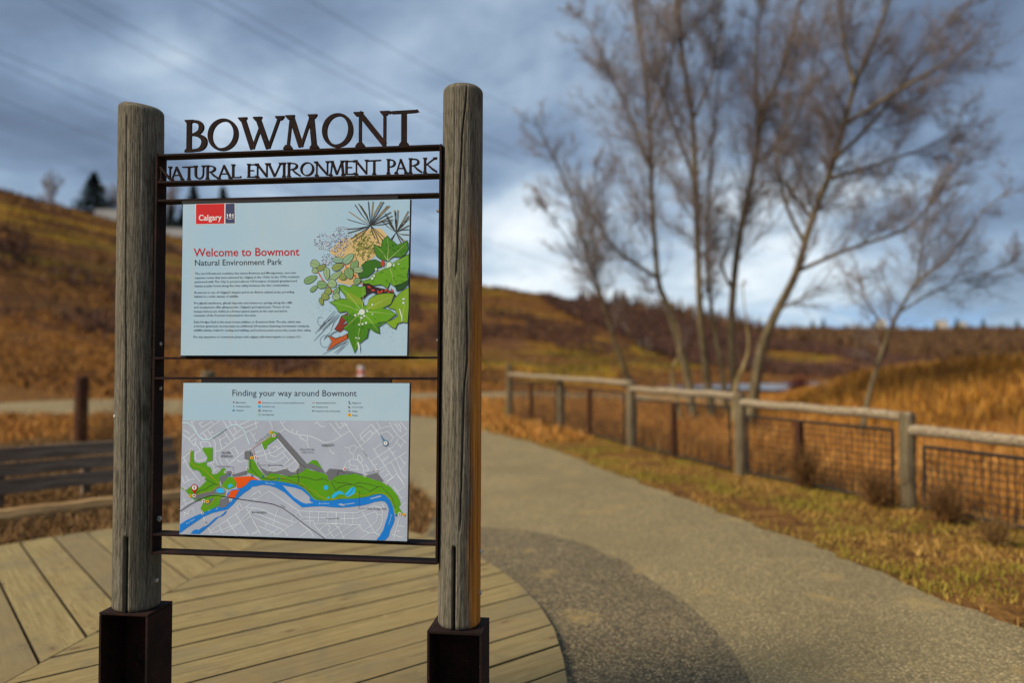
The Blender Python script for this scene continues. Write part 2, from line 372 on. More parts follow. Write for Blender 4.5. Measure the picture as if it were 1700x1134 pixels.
def terrain(x, y):
    x = np.asarray(x, float); y = np.asarray(y, float); r = np.hypot(x, y); a = np.arctan2(x, y)
    e = np.interp(a, CA, CE); rc = np.interp(a, CA, CD); rf = np.interp(a, [R(-60), R(-34), R(0), R(15), R(60)], [30, 33, 40, 62, 90])
    back = 1 - smooth(R(75), R(120), np.abs(a))
    z = hill(r, a, e * back, rc, rf)
    e2 = np.interp(a, [R(-5), R(6), R(12), R(20), R(35), R(60)], [0.0, 48 / 1250, 46 / 1250, 41 / 1250, 36 / 1250, 36 / 1250]) * back
    z = np.maximum(z, hill(r, a, e2, np.full_like(r, 520.), np.full_like(r, 170.)))
    z = z + Z_GROUND
    far = smooth(32, 60, r)
    calm = 1 - smooth(R(6), R(10), a) * (1 - smooth(R(23), R(27), a)) * smooth(25, 40, r) * (1 - smooth(110, 140, r))
    far = far * calm
    z = z + far * ((vnoise(x, y, 14, 1) - .5) * 1.0 + (vnoise(x, y, 5, 2) - .5) * .35) * np.clip(r / 120, .25, 1.3)
    z = z + far * (vnoise(x, y, 45, 3) - .5) * 2.2 * smooth(45, 120, r)
    m = smooth(R(19), R(25), a) * smooth(16, 26, r) * (1 - smooth(34, 60, r))           # grassy mound on the right
    z = z + m * (1.0 * smooth(R(20), R(36), a) + .55 * vnoise(x, y, 2.6, 5) + .25 * vnoise(x, y, 1.1, 6))
    dip = smooth(R(7), R(11), a) * (1 - smooth(R(24), R(28), a)) * smooth(30, 45, r) * (1 - smooth(105, 130, r))
    z = z - dip * .9
    return z
def tz(x, y): return float(terrain(np.array([x]), np.array([y]))[0])
az = np.concatenate([np.linspace(R(-180), R(-52), 60, endpoint=False), np.linspace(R(-52), R(52), 280, endpoint=False), np.linspace(R(52), R(180), 61)])
rr = np.concatenate([[.01], np.geomspace(1.0, 30, 50), np.geomspace(31, 300, 170), np.geomspace(305, 4000, 60)])
A, RR = np.meshgrid(az, rr); X = RR * np.sin(A); Y = RR * np.cos(A); Zt = terrain(X, Y)
na = len(az); I = np.arange(len(rr) - 1)[:, None] * na + np.arange(na - 1)[None, :]
F = np.stack([I, I + 1, I + na + 1, I + na], -1).reshape(-1, 4)
g = obj('ground', npmesh('ground', np.stack([X, Y, Zt], -1).reshape(-1, 3), F[:, ::-1]), M['ground'], smooth=True); tag(g, kind='structure')

def strip(pts): return [tuple(G(x, y, Z_PATH)[:2]) for x, y in pts]
def sheet(name, poly, z, m, rng_follow=False):
    me = bpy.data.meshes.new(name); me.from_pydata([(x, y, z if z is not None else tz(x, y) + .03) for x, y in poly], [], [tuple(range(len(poly)))]); me.update()
    return tag(obj(name, me, m), kind='structure')
def curve2(pts, sub=5): return [tuple(p) for p in crom(pts, sub)]
outer = curve2(strip([(-260, 664), (0, 663), (150, 663), (300, 664), (450, 672), (600, 684), (690, 691), (725, 695), (760, 703), (800, 715), (850, 727), (900, 741), (1000, 778), (1100, 815), (1200, 852), (1300, 890), (1400, 927), (1500, 965), (1600, 1005), (1700, 1045)]) + [(2.95, 3.0), (3.15, 1.0), (3.2, -4)])
inner = curve2(strip([(-260, 690), (0, 690), (150, 691), (300, 693), (430, 705), (520, 722), (590, 745), (640, 772), (682, 807), (723, 848)]) + [(-.9, 5.4), (-1.5, 4.6), (-1.4, 2.5), (-.9, 1.2), (-.8, -4)])
# wobble the edges of the paved path a little, as broken asphalt edges are
outer = [tuple(p) for p in crom(outer, 8)]
outer = [(x + .13 * (vnoise(x, y, .30, 9) - .5) + .06 * (vnoise(x, y, .1, 7) - .5), y + .10 * (vnoise(x, y, .25, 8) - .5)) for x, y in outer]
path_poly = outer + inner[::-1]
sheet('path', path_poly, Z_PATH, M['asphalt'])
far_poly = strip([(1260, 664), (1050, 655), (850, 651), (700, 653), (560, 658), (420, 664)]) + strip([(420, 671), (560, 668), (700, 664), (850, 663), (1050, 667), (1260, 676)])
sheet('gravel_path', far_poly, Z_PATH, M['asphalt'])
patch = strip([(735, 868), (796, 876), (880, 882), (961, 903), (1027, 929), (1060, 949), (1120, 990), (1180, 1040), (1230, 1100), (1262, 1160)])
patch = curve2(patch + [(1.0, 2.2), (.9, .5), (.6, -1)], 6) + [(-1.2, -1), (-1.2, 3), (-1.5, 4.6), (-.9, 5.4)]
patch = [tuple(p) for p in crom(patch, 5)]
patch = [(x + .05 * (vnoise(x, y, .25, 19) - .5), y + .035 * (vnoise(x, y, .2, 18) - .5)) for x, y in patch]
sheet('asphalt_apron', patch, Z_PATCH, M['asphalt2'])
river = [(10, 86), (16, 88), (26, 86), (40, 80), (42, 56), (33, 50), (24, 52), (14, 58), (7, 70)]
sheet('river', curve2(river + [river[0]], 5)[:-1], -.62, M['water'])

# ------------------------------------------------------------------ deck of mitred planks
hullpts = [(.20, 2.9), (.25, 3.3), (.252, 3.7), (.23, 4.12), (.163, 4.53), (.04, 4.96), (-.10, 5.32), (-.225, 5.58), (-.42, 5.93), (-.66, 6.24), (-.90, 6.48), (-1.3, 6.74), (-1.8, 6.9), (-2.4, 6.95),
           (-2.9, 6.87), (-3.45, 6.60), (-3.8, 6.27), (-4.06, 5.92), (-4.4, 5.3), (-4.6, 4.4), (-4.5, 3.4), (-4.1, 2.4), (-3.4, 1.7), (-2.4, 1.3), (-1.4, 1.25), (-.6, 1.55), (-.05, 2.15)]
def cross(o, a, b): return (a[0] - o[0]) * (b[1] - o[1]) - (a[1] - o[1]) * (b[0] - o[0])
def hull(p):
    p = sorted(p); lo = []; up = []
    for q in p:
        while len(lo) > 1 and cross(lo[-2], lo[-1], q) <= 0: lo.pop()
        lo.append(q)
    for q in reversed(p):
        while len(up) > 1 and cross(up[-2], up[-1], q) <= 0: up.pop()
        up.append(q)
    return lo[:-1] + up[:-1]
DECK = hull(hullpts)
def clip(poly, a, b):                   # keep the left of a->b
    o = []
    for i in range(len(poly)):
        p, q = poly[i], poly[(i + 1) % len(poly)]; sp, sq = cross(a, b, p), cross(a, b, q)
        if sp >= 0: o.append(p)
        if (sp >= 0) != (sq >= 0):
            t = sp / (sp - sq); o.append((p[0] + (q[0] - p[0]) * t, p[1] + (q[1] - p[1]) * t))
    return o
deck = sheet('deck', [(x * .997 - .006, y * .997 + .01) for x, y in DECK], Z_SUB, M['dark'])
S0 = np.array(G(66, 1102)[:2]); S1 = np.array(G(428, 901)[:2]); sdir = (S1 - S0) / np.linalg.norm(S1 - S0)
sa = math.atan2(sdir[1], sdir[0]); PW, GAP = .243, .011
def planks(ang, right, ref):
    d = np.array([math.cos(ang), math.sin(ang)]); n = np.array([-d[1], d[0]])
    k0 = float(n @ (ref - S0))
    for k in range(-26, 30):
        g_ = random.uniform(.4, 1.0) * (.022 if right else .017); lo = k0 + k * PW + g_ / 2; hi = k0 + (k + 1) * PW - g_ / 2
        rect = [S0 + d * u + n * w for u, w in ((-9, lo), (9, lo), (9, hi), (-9, hi))]
        pl = [tuple(p) for p in rect]
        off = np.array([sdir[1], -sdir[0]]) * (.003 if right else -.003)
        a, b = tuple(S0 + off), tuple(S0 + sdir + off)
        pl = clip(pl, b, a) if right else clip(pl, a, b)
        for i in range(len(DECK)):
            if len(pl) < 3: break
            pl = clip(pl, DECK[i], DECK[(i + 1) % len(DECK)])
        if len(pl) < 3: continue
        c = np.mean(pl, axis=0); z1 = random.uniform(-.0015, .0015)
        Rm = np.array([[d[0], d[1]], [n[0], n[1]]])
        loc2 = [tuple(Rm @ (np.array(p) - c)) for p in pl]
        # drop near-duplicate corners so the bevel stays clean
        q = [loc2[0]]
        for p in loc2[1:]:
            if math.dist(p, q[-1]) > .004: q.append(p)
        if math.dist(q[0], q[-1]) < .004: q.pop()
        if len(q) < 3: continue
        mb = MB(); mb.prism(q, -.034, z1, lambda x, y, h: (x, y, h))
        o = mb.build('plank', M['deck'], deck, (c[0], c[1], 0), bevel=.003); o.rotation_euler.z = ang
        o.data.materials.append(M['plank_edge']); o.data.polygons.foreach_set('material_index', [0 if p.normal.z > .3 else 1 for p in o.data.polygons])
refR = np.array(G(313, 1134)[:2]); refL = np.array(G(66, 1102)[:2])
planks(sa - R(45), True, refR); planks(sa + R(45), False, refL)

# ------------------------------------------------------------------ grass and other ground cover
def blades(name, pts, h, w, m, label, lean=.5, cat='grass'):
    n = len(pts); hh = h * rng.uniform(.45, 1.25, n); ww = w * rng.uniform(.6, 1.4, n); az_ = rng.uniform(0, 2 * np.pi, n)
    s = np.stack([np.cos(az_), np.sin(az_), 0 * az_], -1) * (ww / 2)[:, None]
    la = rng.uniform(0, 2 * np.pi, n); lm = np.abs(rng.normal(0, lean, n)) * hh
    tip = pts + np.stack([np.cos(la) * lm, np.sin(la) * lm, hh], -1)
    mid = pts + np.stack([np.cos(la) * lm * .35, np.sin(la) * lm * .35, hh * .6], -1)
    V = np.stack([pts - s, pts + s, mid + s * .8, mid - s * .8, tip], 1).reshape(-1, 3); i = np.arange(n)[:, None] * 5
    F3 = np.concatenate([i + [[0, 1, 2]], i + [[0, 2, 3]], i + [[3, 2, 4]]])
    o = obj(name, npmesh(name, V, F3), m); return tag(o, label, cat, kind='stuff')
def scatter(n, x0, x1, y0, y1, keep, clump=None):
    x = rng.uniform(x0, x1, n); y = rng.uniform(y0, y1, n); k = keep(x, y)
    if clump: k &= vnoise(x, y, clump[0], 21) + .5 * vnoise(x, y, clump[0] * .4, 22) > rng.uniform(clump[1], clump[2], n)
    x, y = x[k], y[k]; return np.stack([x, y, terrain(x, y) - .004], -1)
FENCE = [(P(1984, 800, 5.4)[0], 5.4), (4.03, 7.7), (3.02, 10.0), (2.08, 13.2), (1.09, 17.0), (-.08, 20.2)]
FENCE[0] = (4.95, 5.3)
fx = lambda y: np.interp(y, [p[1] for p in FENCE], [p[0] for p in FENCE])
off_path = lambda x, y: ~inpoly(x, y, path_poly) & ~inpoly(x, y, far_poly) & ~inpoly(x, y, DECK) & ~inpoly(x, y, patch)
infront = lambda x, y: np.abs(np.arctan2(x, y)) < R(40)
verge = scatter(330000, -2, 7, 2.5, 24, lambda x, y: off_path(x, y) & (x < fx(y) + .3) & (x > -3 + 0 * y) & (np.interp(y, [2, 4.6, 6, 10, 17], [2.6, 2.6, 2.1, 1.2, -1.2]) < x) & infront(x, y), (.5, .35, 1.05))
blades('verge_grass', verge, .052, .008, M['verge'], 'yellow-green mown grass along the right edge of the paved path', .8)
field = scatter(300000, -4, 26, 5, 40, lambda x, y: off_path(x, y) & (x > fx(y) + .05) & infront(x, y), (1.1, .3, .95))
blades('tall_dry_grass', field, .30, .012, M['grass'], 'tall orange-brown dry grass behind the rail fence', .55)
mound = scatter(110000, 7, 34, 15, 60, lambda x, y: (np.arctan2(x, y) > R(20)) & (np.arctan2(x, y) < R(40)), (1.5, .25, .9))
blades('golden_grass', mound, .42, .035, M['gold'], 'golden grass covering the mound at the right', .5)
left = scatter(150000, -9, -.2, 5.4, 16, lambda x, y: off_path(x, y) & infront(x, y) & (x < np.interp(y, [5.4, 8, 12, 16], [-.5, -.8, -1.4, -3])), (.5, .15, .8))
blades('matted_straw', left, .10, .011, M['straw'], 'matted brown straw between the deck and the bending path', 1.3)
mid_l = scatter(150000, -26, 4, 14, 42, lambda x, y: off_path(x, y) & infront(x, y) & (x < fx(y) - .2), (1.2, .3, .95))
blades('meadow_grass', mid_l, .18, .026, M['grass'], 'short dry meadow grass beyond the bend of the path', .7)
hp = scatter(230000, -85, 60, 30, 170, lambda x, y: off_path(x, y) & infront(x, y) & (np.hypot(x, y) < np.interp(np.arctan2(x, y), CA, CD) + 6), (6, .25, 1.0))
blades('hillside_grass', hp, .34, .09, M['hillgrass'], 'rough dry grass over the whole hillside', .8)
def twigmass(name, pts, h, n_per, m, label, cat, w=.02, spread=.55):
    k = len(pts); b = np.repeat(pts, n_per, 0) + rng.normal(0, .18, (k * n_per, 3)) * [h, h, 0]
    return blades(name, b, h, w, m, label, spread, cat)
hb = scatter(60000, -85, 50, 40, 170, lambda x, y: infront(x, y) & (np.arctan2(x, y) < R(9)) & (vnoise(np.arctan2(x, y) * 40, terrain(x, y) * 2.2, 3.0, 61) > .56) & (np.hypot(x, y) < np.interp(np.arctan2(x, y), CA, CD)))
twigmass('slope_brush', hb, .55, 5, M['brush'], 'low reddish-brown brush in bands across the hillside', 'brush', .07, .7)
br = scatter(16000, -10, 75, 60, 190, lambda x, y: (np.arctan2(x, y) > R(1)) & (np.arctan2(x, y) < R(38)) & (np.hypot(x, y) > np.interp(np.arctan2(x, y), [R(1), R(12), R(38)], [105, 92, 96])) & (vnoise(x, y, 16, 41) > .42))
br = br[np.hypot(br[:, 0], br[:, 1]) < np.interp(np.arctan2(br[:, 0], br[:, 1]), CA, CD) - 22]
twigmass('hillside_brush', br, 1.3, 8, M['brush'], 'dark leafless brush along the foot of the far slope', 'brush', .13, .45)
fb = scatter(30000, -40, 420, 180, 620, lambda x, y: (np.arctan2(x, y) > R(5)) & (np.arctan2(x, y) < R(37)) & (vnoise(x, y, 34, 43) > .36) & (np.hypot(x, y) < 560))
twigmass('ridge_woods', fb, 4.5, 4, M['woods'], 'distant brown leafless woods on the far ridge', 'woods', .5, .35)

# ------------------------------------------------------------------ the park sign
EU = np.array([.9918, -.1278, 0]); EW = np.array([-.1278, -.9918, 0]); EV = np.array([0, 0, 1.]); P0 = np.array([-1.306, 2.777, 0.])
def L3(u, v, w): return P0 + EU * u + EV * v + EW * w          # sign coordinates -> world
def S(px, py, w=0.0):                   # (u, v) of the sign plane offset w towards the viewer, seen at a pixel
    d = ray(px, py); o = P0 + EW * w; t = ((o - CAMP) @ EW) / (d @ EW); q = CAMP + d * t - P0
    return float(q @ EU), float(q[2])
sign = thing('park_sign', (-.83, 2.72, 0), 'tall park sign of two grey log posts with steel frame, cut-out lettering and two panels', 'sign')
SO = np.array(sign.location)
def sl(u, v, w): return tuple(L3(u, v, w) - SO)                # sign coordinates -> local to the sign's empty
def sbuild(mb, name, m, parent=sign, **k): return mb.build(name, m, parent, **k)
MS = Matrix(((EU[0], EW[0], 0), (EU[1], EW[1], 0), (0, 0, 1)))  # axes u, w(towards viewer), z

def post(c0, c1, z0, z1, r, m, slant, slot, cracks, seed):
    """c0/c1: axis at bottom and top (x, y); slot: (angle, ztop, width); cracks: [(list of (z, angle)), depth, width]"""
    H = z1 - z0; nt, nz = 240, 210
    th = np.linspace(-np.pi, np.pi, nt, endpoint=False); t = np.concatenate([[0, .0015, .004, .008], np.linspace(.012, .988, nz), [.9915, .9945, .9968, .9985, .9995]])
    TH, T = np.meshgrid(th, t); zz = T * H
    rad = r * (1 + .012 * np.sin(2 * TH + seed) + .010 * np.sin(3 * TH + 2 * seed + 1.5 * T)) * (1.035 - .05 * T)
    rad += .0016 * (vnoise(np.cos(TH) * 30 + 50, np.sin(TH) * 30 + zz * 3, 1.0, seed) - .5) + .0010 * (vnoise(TH * 40, zz * 9, 1.0, seed + 3) - .5)
    rad -= .010 * np.clip((.008 - T) / .008, 0, 1) ** 2          # rounded foot
    top = np.clip((T - .988) / .012, 0, 1); rad -= (.020 * top ** 2.2)
    def groove(center, z_lo, z_hi, width, depth, soft=1.0):
        d = np.angle(np.exp(1j * (TH - center))) * r
        env = smooth(z_lo, z_lo + .02 * soft, zz) * (1 - smooth(z_hi - .03 * soft, z_hi, zz))
        return depth * np.exp(-(d / width) ** 4) * env
    rad -= groove(slot[0], -.1, slot[1], slot[2] / 2, .045, .25)
    for pts, depth, width in cracks:
        zs = [p[0] for p in pts]; an = np.interp(zz, zs[::-1] if zs[0] > zs[-1] else zs, [p[1] for p in (pts[::-1] if zs[0] > zs[-1] else pts)])
        an = an + .02 * (vnoise(zz, 0 * zz, .05, seed + 7) - .5)
        rad -= groove(an, min(zs), max(zs), width, depth, 3)
    cx = c0[0] + (c1[0] - c0[0]) * T; cy = c0[1] + (c1[1] - c0[1]) * T
    x = rad * np.cos(TH); y = rad * np.sin(TH)
    tw = smooth(.80, 1.0, T); zz = zz + tw * (slant[0] * x + slant[1] * y)
    V = np.stack([cx - c0[0] + x, cy - c0[1] + y, zz], -1).reshape(-1, 3); n = len(t)
    I = np.arange(n - 1)[:, None] * nt + np.arange(nt)[None, :]; J = np.arange(n - 1)[:, None] * nt + (np.arange(nt)[None, :] + 1) % nt
    F = np.stack([I, J, J + nt, I + nt], -1).reshape(-1, 4)
    # close the ends with rings running to the centre
    caps = []; Vx = [V]; base = len(V)
    for row, sgn in ((0, -1), (n - 1, 1)):
        ring = V[row * nt:(row + 1) * nt]; c = ring.mean(0); r2 = c + (ring - c) * .5 + [0, 0, .004 * sgn * (1 if sgn > 0 else 0)]
        Vx += [r2, c[None] + [0, 0, .005 if sgn > 0 else 0]]
        i0 = np.arange(nt) + row * nt; i1 = np.roll(i0, -1); j0 = np.arange(nt) + base; j1 = np.roll(j0, -1)
        q1 = np.stack([i0, i1, j1, j0], -1); cc = np.full(nt, base + nt); q2 = np.stack([j0, j1, cc, cc], -1)
        if sgn < 0: q1 = q1[:, ::-1]
        caps += [q1]; tri = (j0, j1, cc); caps_t.append(np.stack(tri if sgn > 0 else tri[::-1], -1)); base += nt + 1
    Vall = np.concatenate(Vx); Fq = np.concatenate([F] + caps)
    me = bpy.data.meshes.new('post')
    Tq = np.concatenate(caps_t); loops = np.concatenate([Fq.ravel(), Tq.ravel()]).astype(np.int32)
    starts = np.concatenate([np.arange(0, Fq.size, 4), Fq.size + np.arange(0, Tq.size, 3)]).astype(np.int32)
    me.vertices.add(len(Vall)); me.vertices.foreach_set('co', Vall.astype(np.float32).ravel()); me.loops.add(len(loops)); me.loops.foreach_set('vertex_index', loops)
    me.polygons.add(len(starts)); me.polygons.foreach_set('loop_start', starts); me.update(calc_edges=True)
    caps_t.clear()
    return obj('post', me, m, sign, tuple(np.array([c0[0], c0[1], z0]) - SO), smooth=True)
caps_t = []
YL, YR = 2.815, 2.655
lb, lt = P(227, 1006, YL), P(235.5, 177, YL); rb, rt = P(762, 1035, YR), P(769, 146, YR)
thL = math.atan2(-lb[1], -lb[0]); thR = math.atan2(-rb[1], -rb[0])
def ang(th, f): return th + math.asin(max(-1, min(1, f)))
def hz(py, Y, z0): return P(850, py, Y)[2] - z0
zL0, zR0 = lb[2] - .004, rb[2] - .004
pL = post(lb, lt, zL0, lt[2] + .004, .0785, M['post'], (-.16, .10), (ang(thL, -.47), hz(884, YL, zL0), .013),
     [([(hz(180, YL, zL0), ang(thL, -.66)), (hz(440, YL, zL0), ang(thL, -.62)), (hz(640, YL, zL0), ang(thL, -.53)), (hz(880, YL, zL0), ang(thL, -.5))], .008, .0022),
      ([(hz(620, YL, zL0), ang(thL, .05)), (hz(860, YL, zL0), ang(thL, .12))], .004, .0018), ([(hz(200, YL, zL0), ang(thL, .62)), (hz(700, YL, zL0), ang(thL, .55))], .004, .002),
      ([(hz(760, YL, zL0), ang(thL, .45)), (hz(1000, YL, zL0), ang(thL, .40))], .005, .002)], 1)
pR = post(rb, rt, zR0, rt[2] + .003, .0715, M['post_s'], (-.02, .02), (ang(thR, -.27), hz(899, YR, zR0), .0115),
     [([(hz(141, YR, zR0), ang(thR, .22)), (hz(238, YR, zR0), ang(thR, -.04)), (hz(360, YR, zR0), ang(thR, -.16)), (hz(470, YR, zR0), ang(thR, -.30))], .014, .0026),
      ([(hz(480, YR, zR0), ang(thR, .24)), (hz(597, YR, zR0), ang(thR, .30)), (hz(640, YR, zR0), ang(thR, .18)), (hz(720, YR, zR0), ang(thR, .12)), (hz(880, YR, zR0), ang(thR, .0))], .014, .0026),
      ([(hz(150, YR, zR0), ang(thR, -.4)), (hz(420, YR, zR0), ang(thR, -.45))], .003, .002), ([(hz(700, YR, zR0), ang(thR, .5)), (hz(1010, YR, zR0), ang(thR, .45))], .005, .002)], 4)
# steel bases, open at the front, and the knife plates that hold the posts
def steel_base(c, ztop, wd, dp, p):
    R3 = MS; C = Vector((c[0], c[1], 0)) - Vector(SO)
    o = MB(); t = .009
    at = lambda u, w, z: C + R3 @ Vector((u, w, 0)) + Vector((0, 0, z))
    o.box(at(0, 0, ztop - t / 2), (wd, dp, t), R3)
    for s in (-1, 1): o.box(at(s * (wd / 2 - t / 2), 0, (ztop - t) / 2 - .001), (t, dp - .001, ztop - t - .002), R3)
    o.box(at(0, -dp / 2 + t / 2 + .001, (ztop - t) / 2 - .001), (wd - 2 * t - .002, t, ztop - t - .002), R3)
    o.box(at(0, 0, .005), (wd + .03, dp + .03, .010), R3)
    return o.build('steel_base', M['corten'], sign, bevel=.0015)
steel_base(lb, zL0 + .0005, .19, .155, pL); steel_base(rb, zR0 + .0005, .19, .160, pR)
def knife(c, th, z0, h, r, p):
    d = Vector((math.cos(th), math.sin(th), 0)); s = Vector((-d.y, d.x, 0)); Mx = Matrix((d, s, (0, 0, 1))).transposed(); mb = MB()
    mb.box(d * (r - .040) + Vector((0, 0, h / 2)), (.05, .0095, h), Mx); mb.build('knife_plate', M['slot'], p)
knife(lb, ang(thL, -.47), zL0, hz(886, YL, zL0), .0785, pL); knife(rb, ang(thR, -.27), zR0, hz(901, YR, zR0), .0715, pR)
def bolt(loc, nrm, r=.0075, parent=sign):
    n = Vector(nrm).normalized(); mb = MB(); p = Vector(loc)
    mb.tube([p - n * .004, p + n * .0015], r * 1.35, 12); mb.tube([p + n * .0015, p + n * .006, p + n * .0085], [r, r, r * .55], 6)
    return mb.build('bolt', M['bolt'], parent, smooth=False)
# frame: 60 mm deep flat bars
FD = .060
def vbar(pxt, pyt, pxb, pyb, side):
    a, b = S(pxt, pyt, .03), S(pxb, pyb, .03); mb = MB(); t = .008 * side
    q = [a, (a[0] + t, a[1]), (b[0] + t, b[1]), b]
    mb.prism(q, -.03, .03, lambda u, v, w: sl(u, v, w)); return mb.build('frame_bar', M['corten'], sign, bevel=.001)
vbar(261.5, 254, 252.5, 921, -1); vbar(729.5, 238.5, 722.5, 938, 1)
def hbar(pl_, pr_, thick=.0078, w0=-.03, w1=.03, name='frame_bar', m='corten'):
    a, b = S(*pl_, w1), S(*pr_, w1); mb = MB()
    q = [(a[0], a[1]), (b[0], b[1]), (b[0], b[1] - thick), (a[0], a[1] - thick)]
    mb.prism(q, w0, w1, lambda u, v, w: sl(u, v, w)); return mb.build(name, M[m], sign, bevel=.001)
hbar((262.5, 255.5), (728.5, 239)); hbar((262, 300.5), (728, 287)); hbar((261.5, 331), (727.6, 319.5))
hbar((257, 593), (725.6, 592)); hbar((256.6, 626.5), (725.2, 627)); hbar((253.8, 886.5), (722.9, 903.5)); hbar((253, 917), (722.8, 934.5))
for px, py in ((264.5, 355), (262, 571), (262, 645), (260.5, 862)):
    u, v = S(px, py, .0); bu = S(255, py, .03)[0]; bolt(sl(bu + .0005, v, -.005), EU)
for px, py in ((727, 350), (726, 565), (725, 655), (724, 865)):
    u, v = S(px, py, 0); bolt(sl(S(728, py, .03)[0] - .006, v, .0), -EU, .005)
# bolt heads in the posts
for (c, th, f, py, Y, z0, r, p) in ((lb, thL, .78, 962, YL, zL0, .0795, pL), (rb, thR, .97, 983, YR, zR0, .072, pR), (rb, thR, .97, 915, YR, zR0, .072, pR), (lb, thL, -.97, 690, YL, zL0, .0785, pL)):
    a = ang(thL if p is pL else thR, f); bolt((r * math.cos(a), r * math.sin(a), hz(py, Y, z0)), (math.cos(a), math.sin(a), 0), .0085, p)

# cut-out serif letters
TK, TN = .16, .085
GL = {
 'B': [[(.20, 0, TK), (.20, 1, TK)], [(.10, .965, .07), (.45, .965, .08), (.70, .90, .13), (.78, .76, .17), (.68, .62, .13), (.42, .545, .08), (.2, .54, .07)],
       [(.4, .54, .07), (.66, .50, .11), (.88, .40, .17), (.93, .27, .19), (.84, .13, .16), (.60, .04, .09), (.02, .035, .07)]],
 'O': 'ring', 'W': [[(.07, 1, TK), (.31, .02, TK)], [(.31, .02, TN), (.50, .72, TN)], [(.42, 1, TK), (.68, .02, TK)], [(.68, .02, TN), (.94, 1, TN)]],
 'M': [[(.10, 0, TN), (.20, 1, TN)], [(.20, .98, TK), (.50, .04, TK)], [(.50, .04, TN), (.80, .96, TN)], [(.80, 1, TK), (.90, 0, TK)]],
 'N': [[(.14, 0, TN), (.14, .95, TN)], [(.10, 1, TK), (.88, .03, TK)], [(.88, .0, TN), (.88, 1, TN)]],
 'T': [[(.52, 0, TK), (.52, .97, TK)], [(.0, .93, .06), (.06, .95, .085), (.95, .965, .085), (1.0, 1.0, .05)]],
 'A': [[(.08, 0, TN), (.45, 1, TN)], [(.42, 1, TK), (.90, 0, TK)], [(.22, .34, .075), (.74, .34, .075)]],
 'U': [[(.17, 1, TK), (.17, .38, TK), (.25, .14, .14), (.48, .03, .10), (.72, .12, .09), (.83, .38, TN), (.83, 1, TN)]],
 'R': [[(.18, 0, TK), (.18, 1, TK)], [(.08, .965, .07), (.45, .965, .08), (.68, .89, .13), (.75, .75, .16), (.66, .60, .13), (.42, .51, .08), (.18, .50, .07)], [(.42, .50, .10), (.70, .22, .15), (1.0, .02, .13)]],
 'L': [[(.2, 0, TK), (.2, 1, TK)], [(.05, .035, .07), (.90, .035, .08), (.99, .13, .05)]],
 'E': [[(.22, 0, TK), (.22, 1, TK)], [(.1, .965, .07), (.90, .965, .08), (.94, .86, .05)], [(.22, .52, .07), (.75, .52, .075)], [(.05, .035, .07), (.92, .035, .08), (1, .15, .05)]],
 'V': [[(.07, 1, TK), (.50, .02, TK)], [(.50, .02, TN), (.93, 1, TN)]], 'I': [[(.5, 0, TK), (.5, 1, TK)]],
 'P': [[(.22, 0, TK), (.22, 1, TK)], [(.1, .965, .07), (.5, .965, .08), (.78, .88, .13), (.86, .72, .17), (.75, .55, .13), (.45, .47, .08), (.32, .48, .06)]],
 'K': [[(.18, 0, TK), (.18, 1, TK)], [(.22, .50, .08), (.88, 1, .09)], [(.34, .56, .10), (.70, .22, .15), (1, .02, .12)]],
}
SERIF = {'B': [(.2, 1), (.2, 0)], 'W': [(.07, 1), (.42, 1), (.94, 1)], 'M': [(.1, 0), (.9, 0), (.16, 1), (.84, 1)], 'N': [(.14, 0), (.08, 1), (.88, 1)], 'T': [(.52, 0)], 'A': [(.08, 0), (.90, 0)], 'U': [(.17, 1), (.83, 1)],
         'R': [(.18, 0), (.18, 1)], 'L': [(.2, 1)], 'E': [(.22, 1)], 'V': [(.07, 1), (.93, 1)], 'I': [(.5, 0), (.5, 1)], 'P': [(.22, 0), (.22, 1)], 'K': [(.18, 0), (.18, 1), (.88, 1)]}
def ribbon2(pts, wd):
    """outline polygon of a polyline of (x, y) with widths, mitred"""
    Lp, Rp = [], []; n = len(pts)
    for i in range(n):
        a = np.array(pts[max(i - 1, 0)]); b = np.array(pts[i]); c = np.array(pts[min(i + 1, n - 1)])
        d1 = b - a; d2 = c - b; d1 = d1 / (np.linalg.norm(d1) or 1); d2 = d2 / (np.linalg.norm(d2) or 1); d = d1 + d2
        if np.linalg.norm(d) < 1e-6: d = d2 if np.any(d2) else d1
        d = d / np.linalg.norm(d); nn = np.array([-d[1], d[0]]); k = 1.0
        if 0 < i < n - 1: k = 1 / max(.5, abs(float(nn @ np.array([-d1[1], d1[0]]))))
        w = wd[i] / 2 * k; Lp.append(tuple(b + nn * w)); Rp.append(tuple(b - nn * w))
    return Lp, Rp
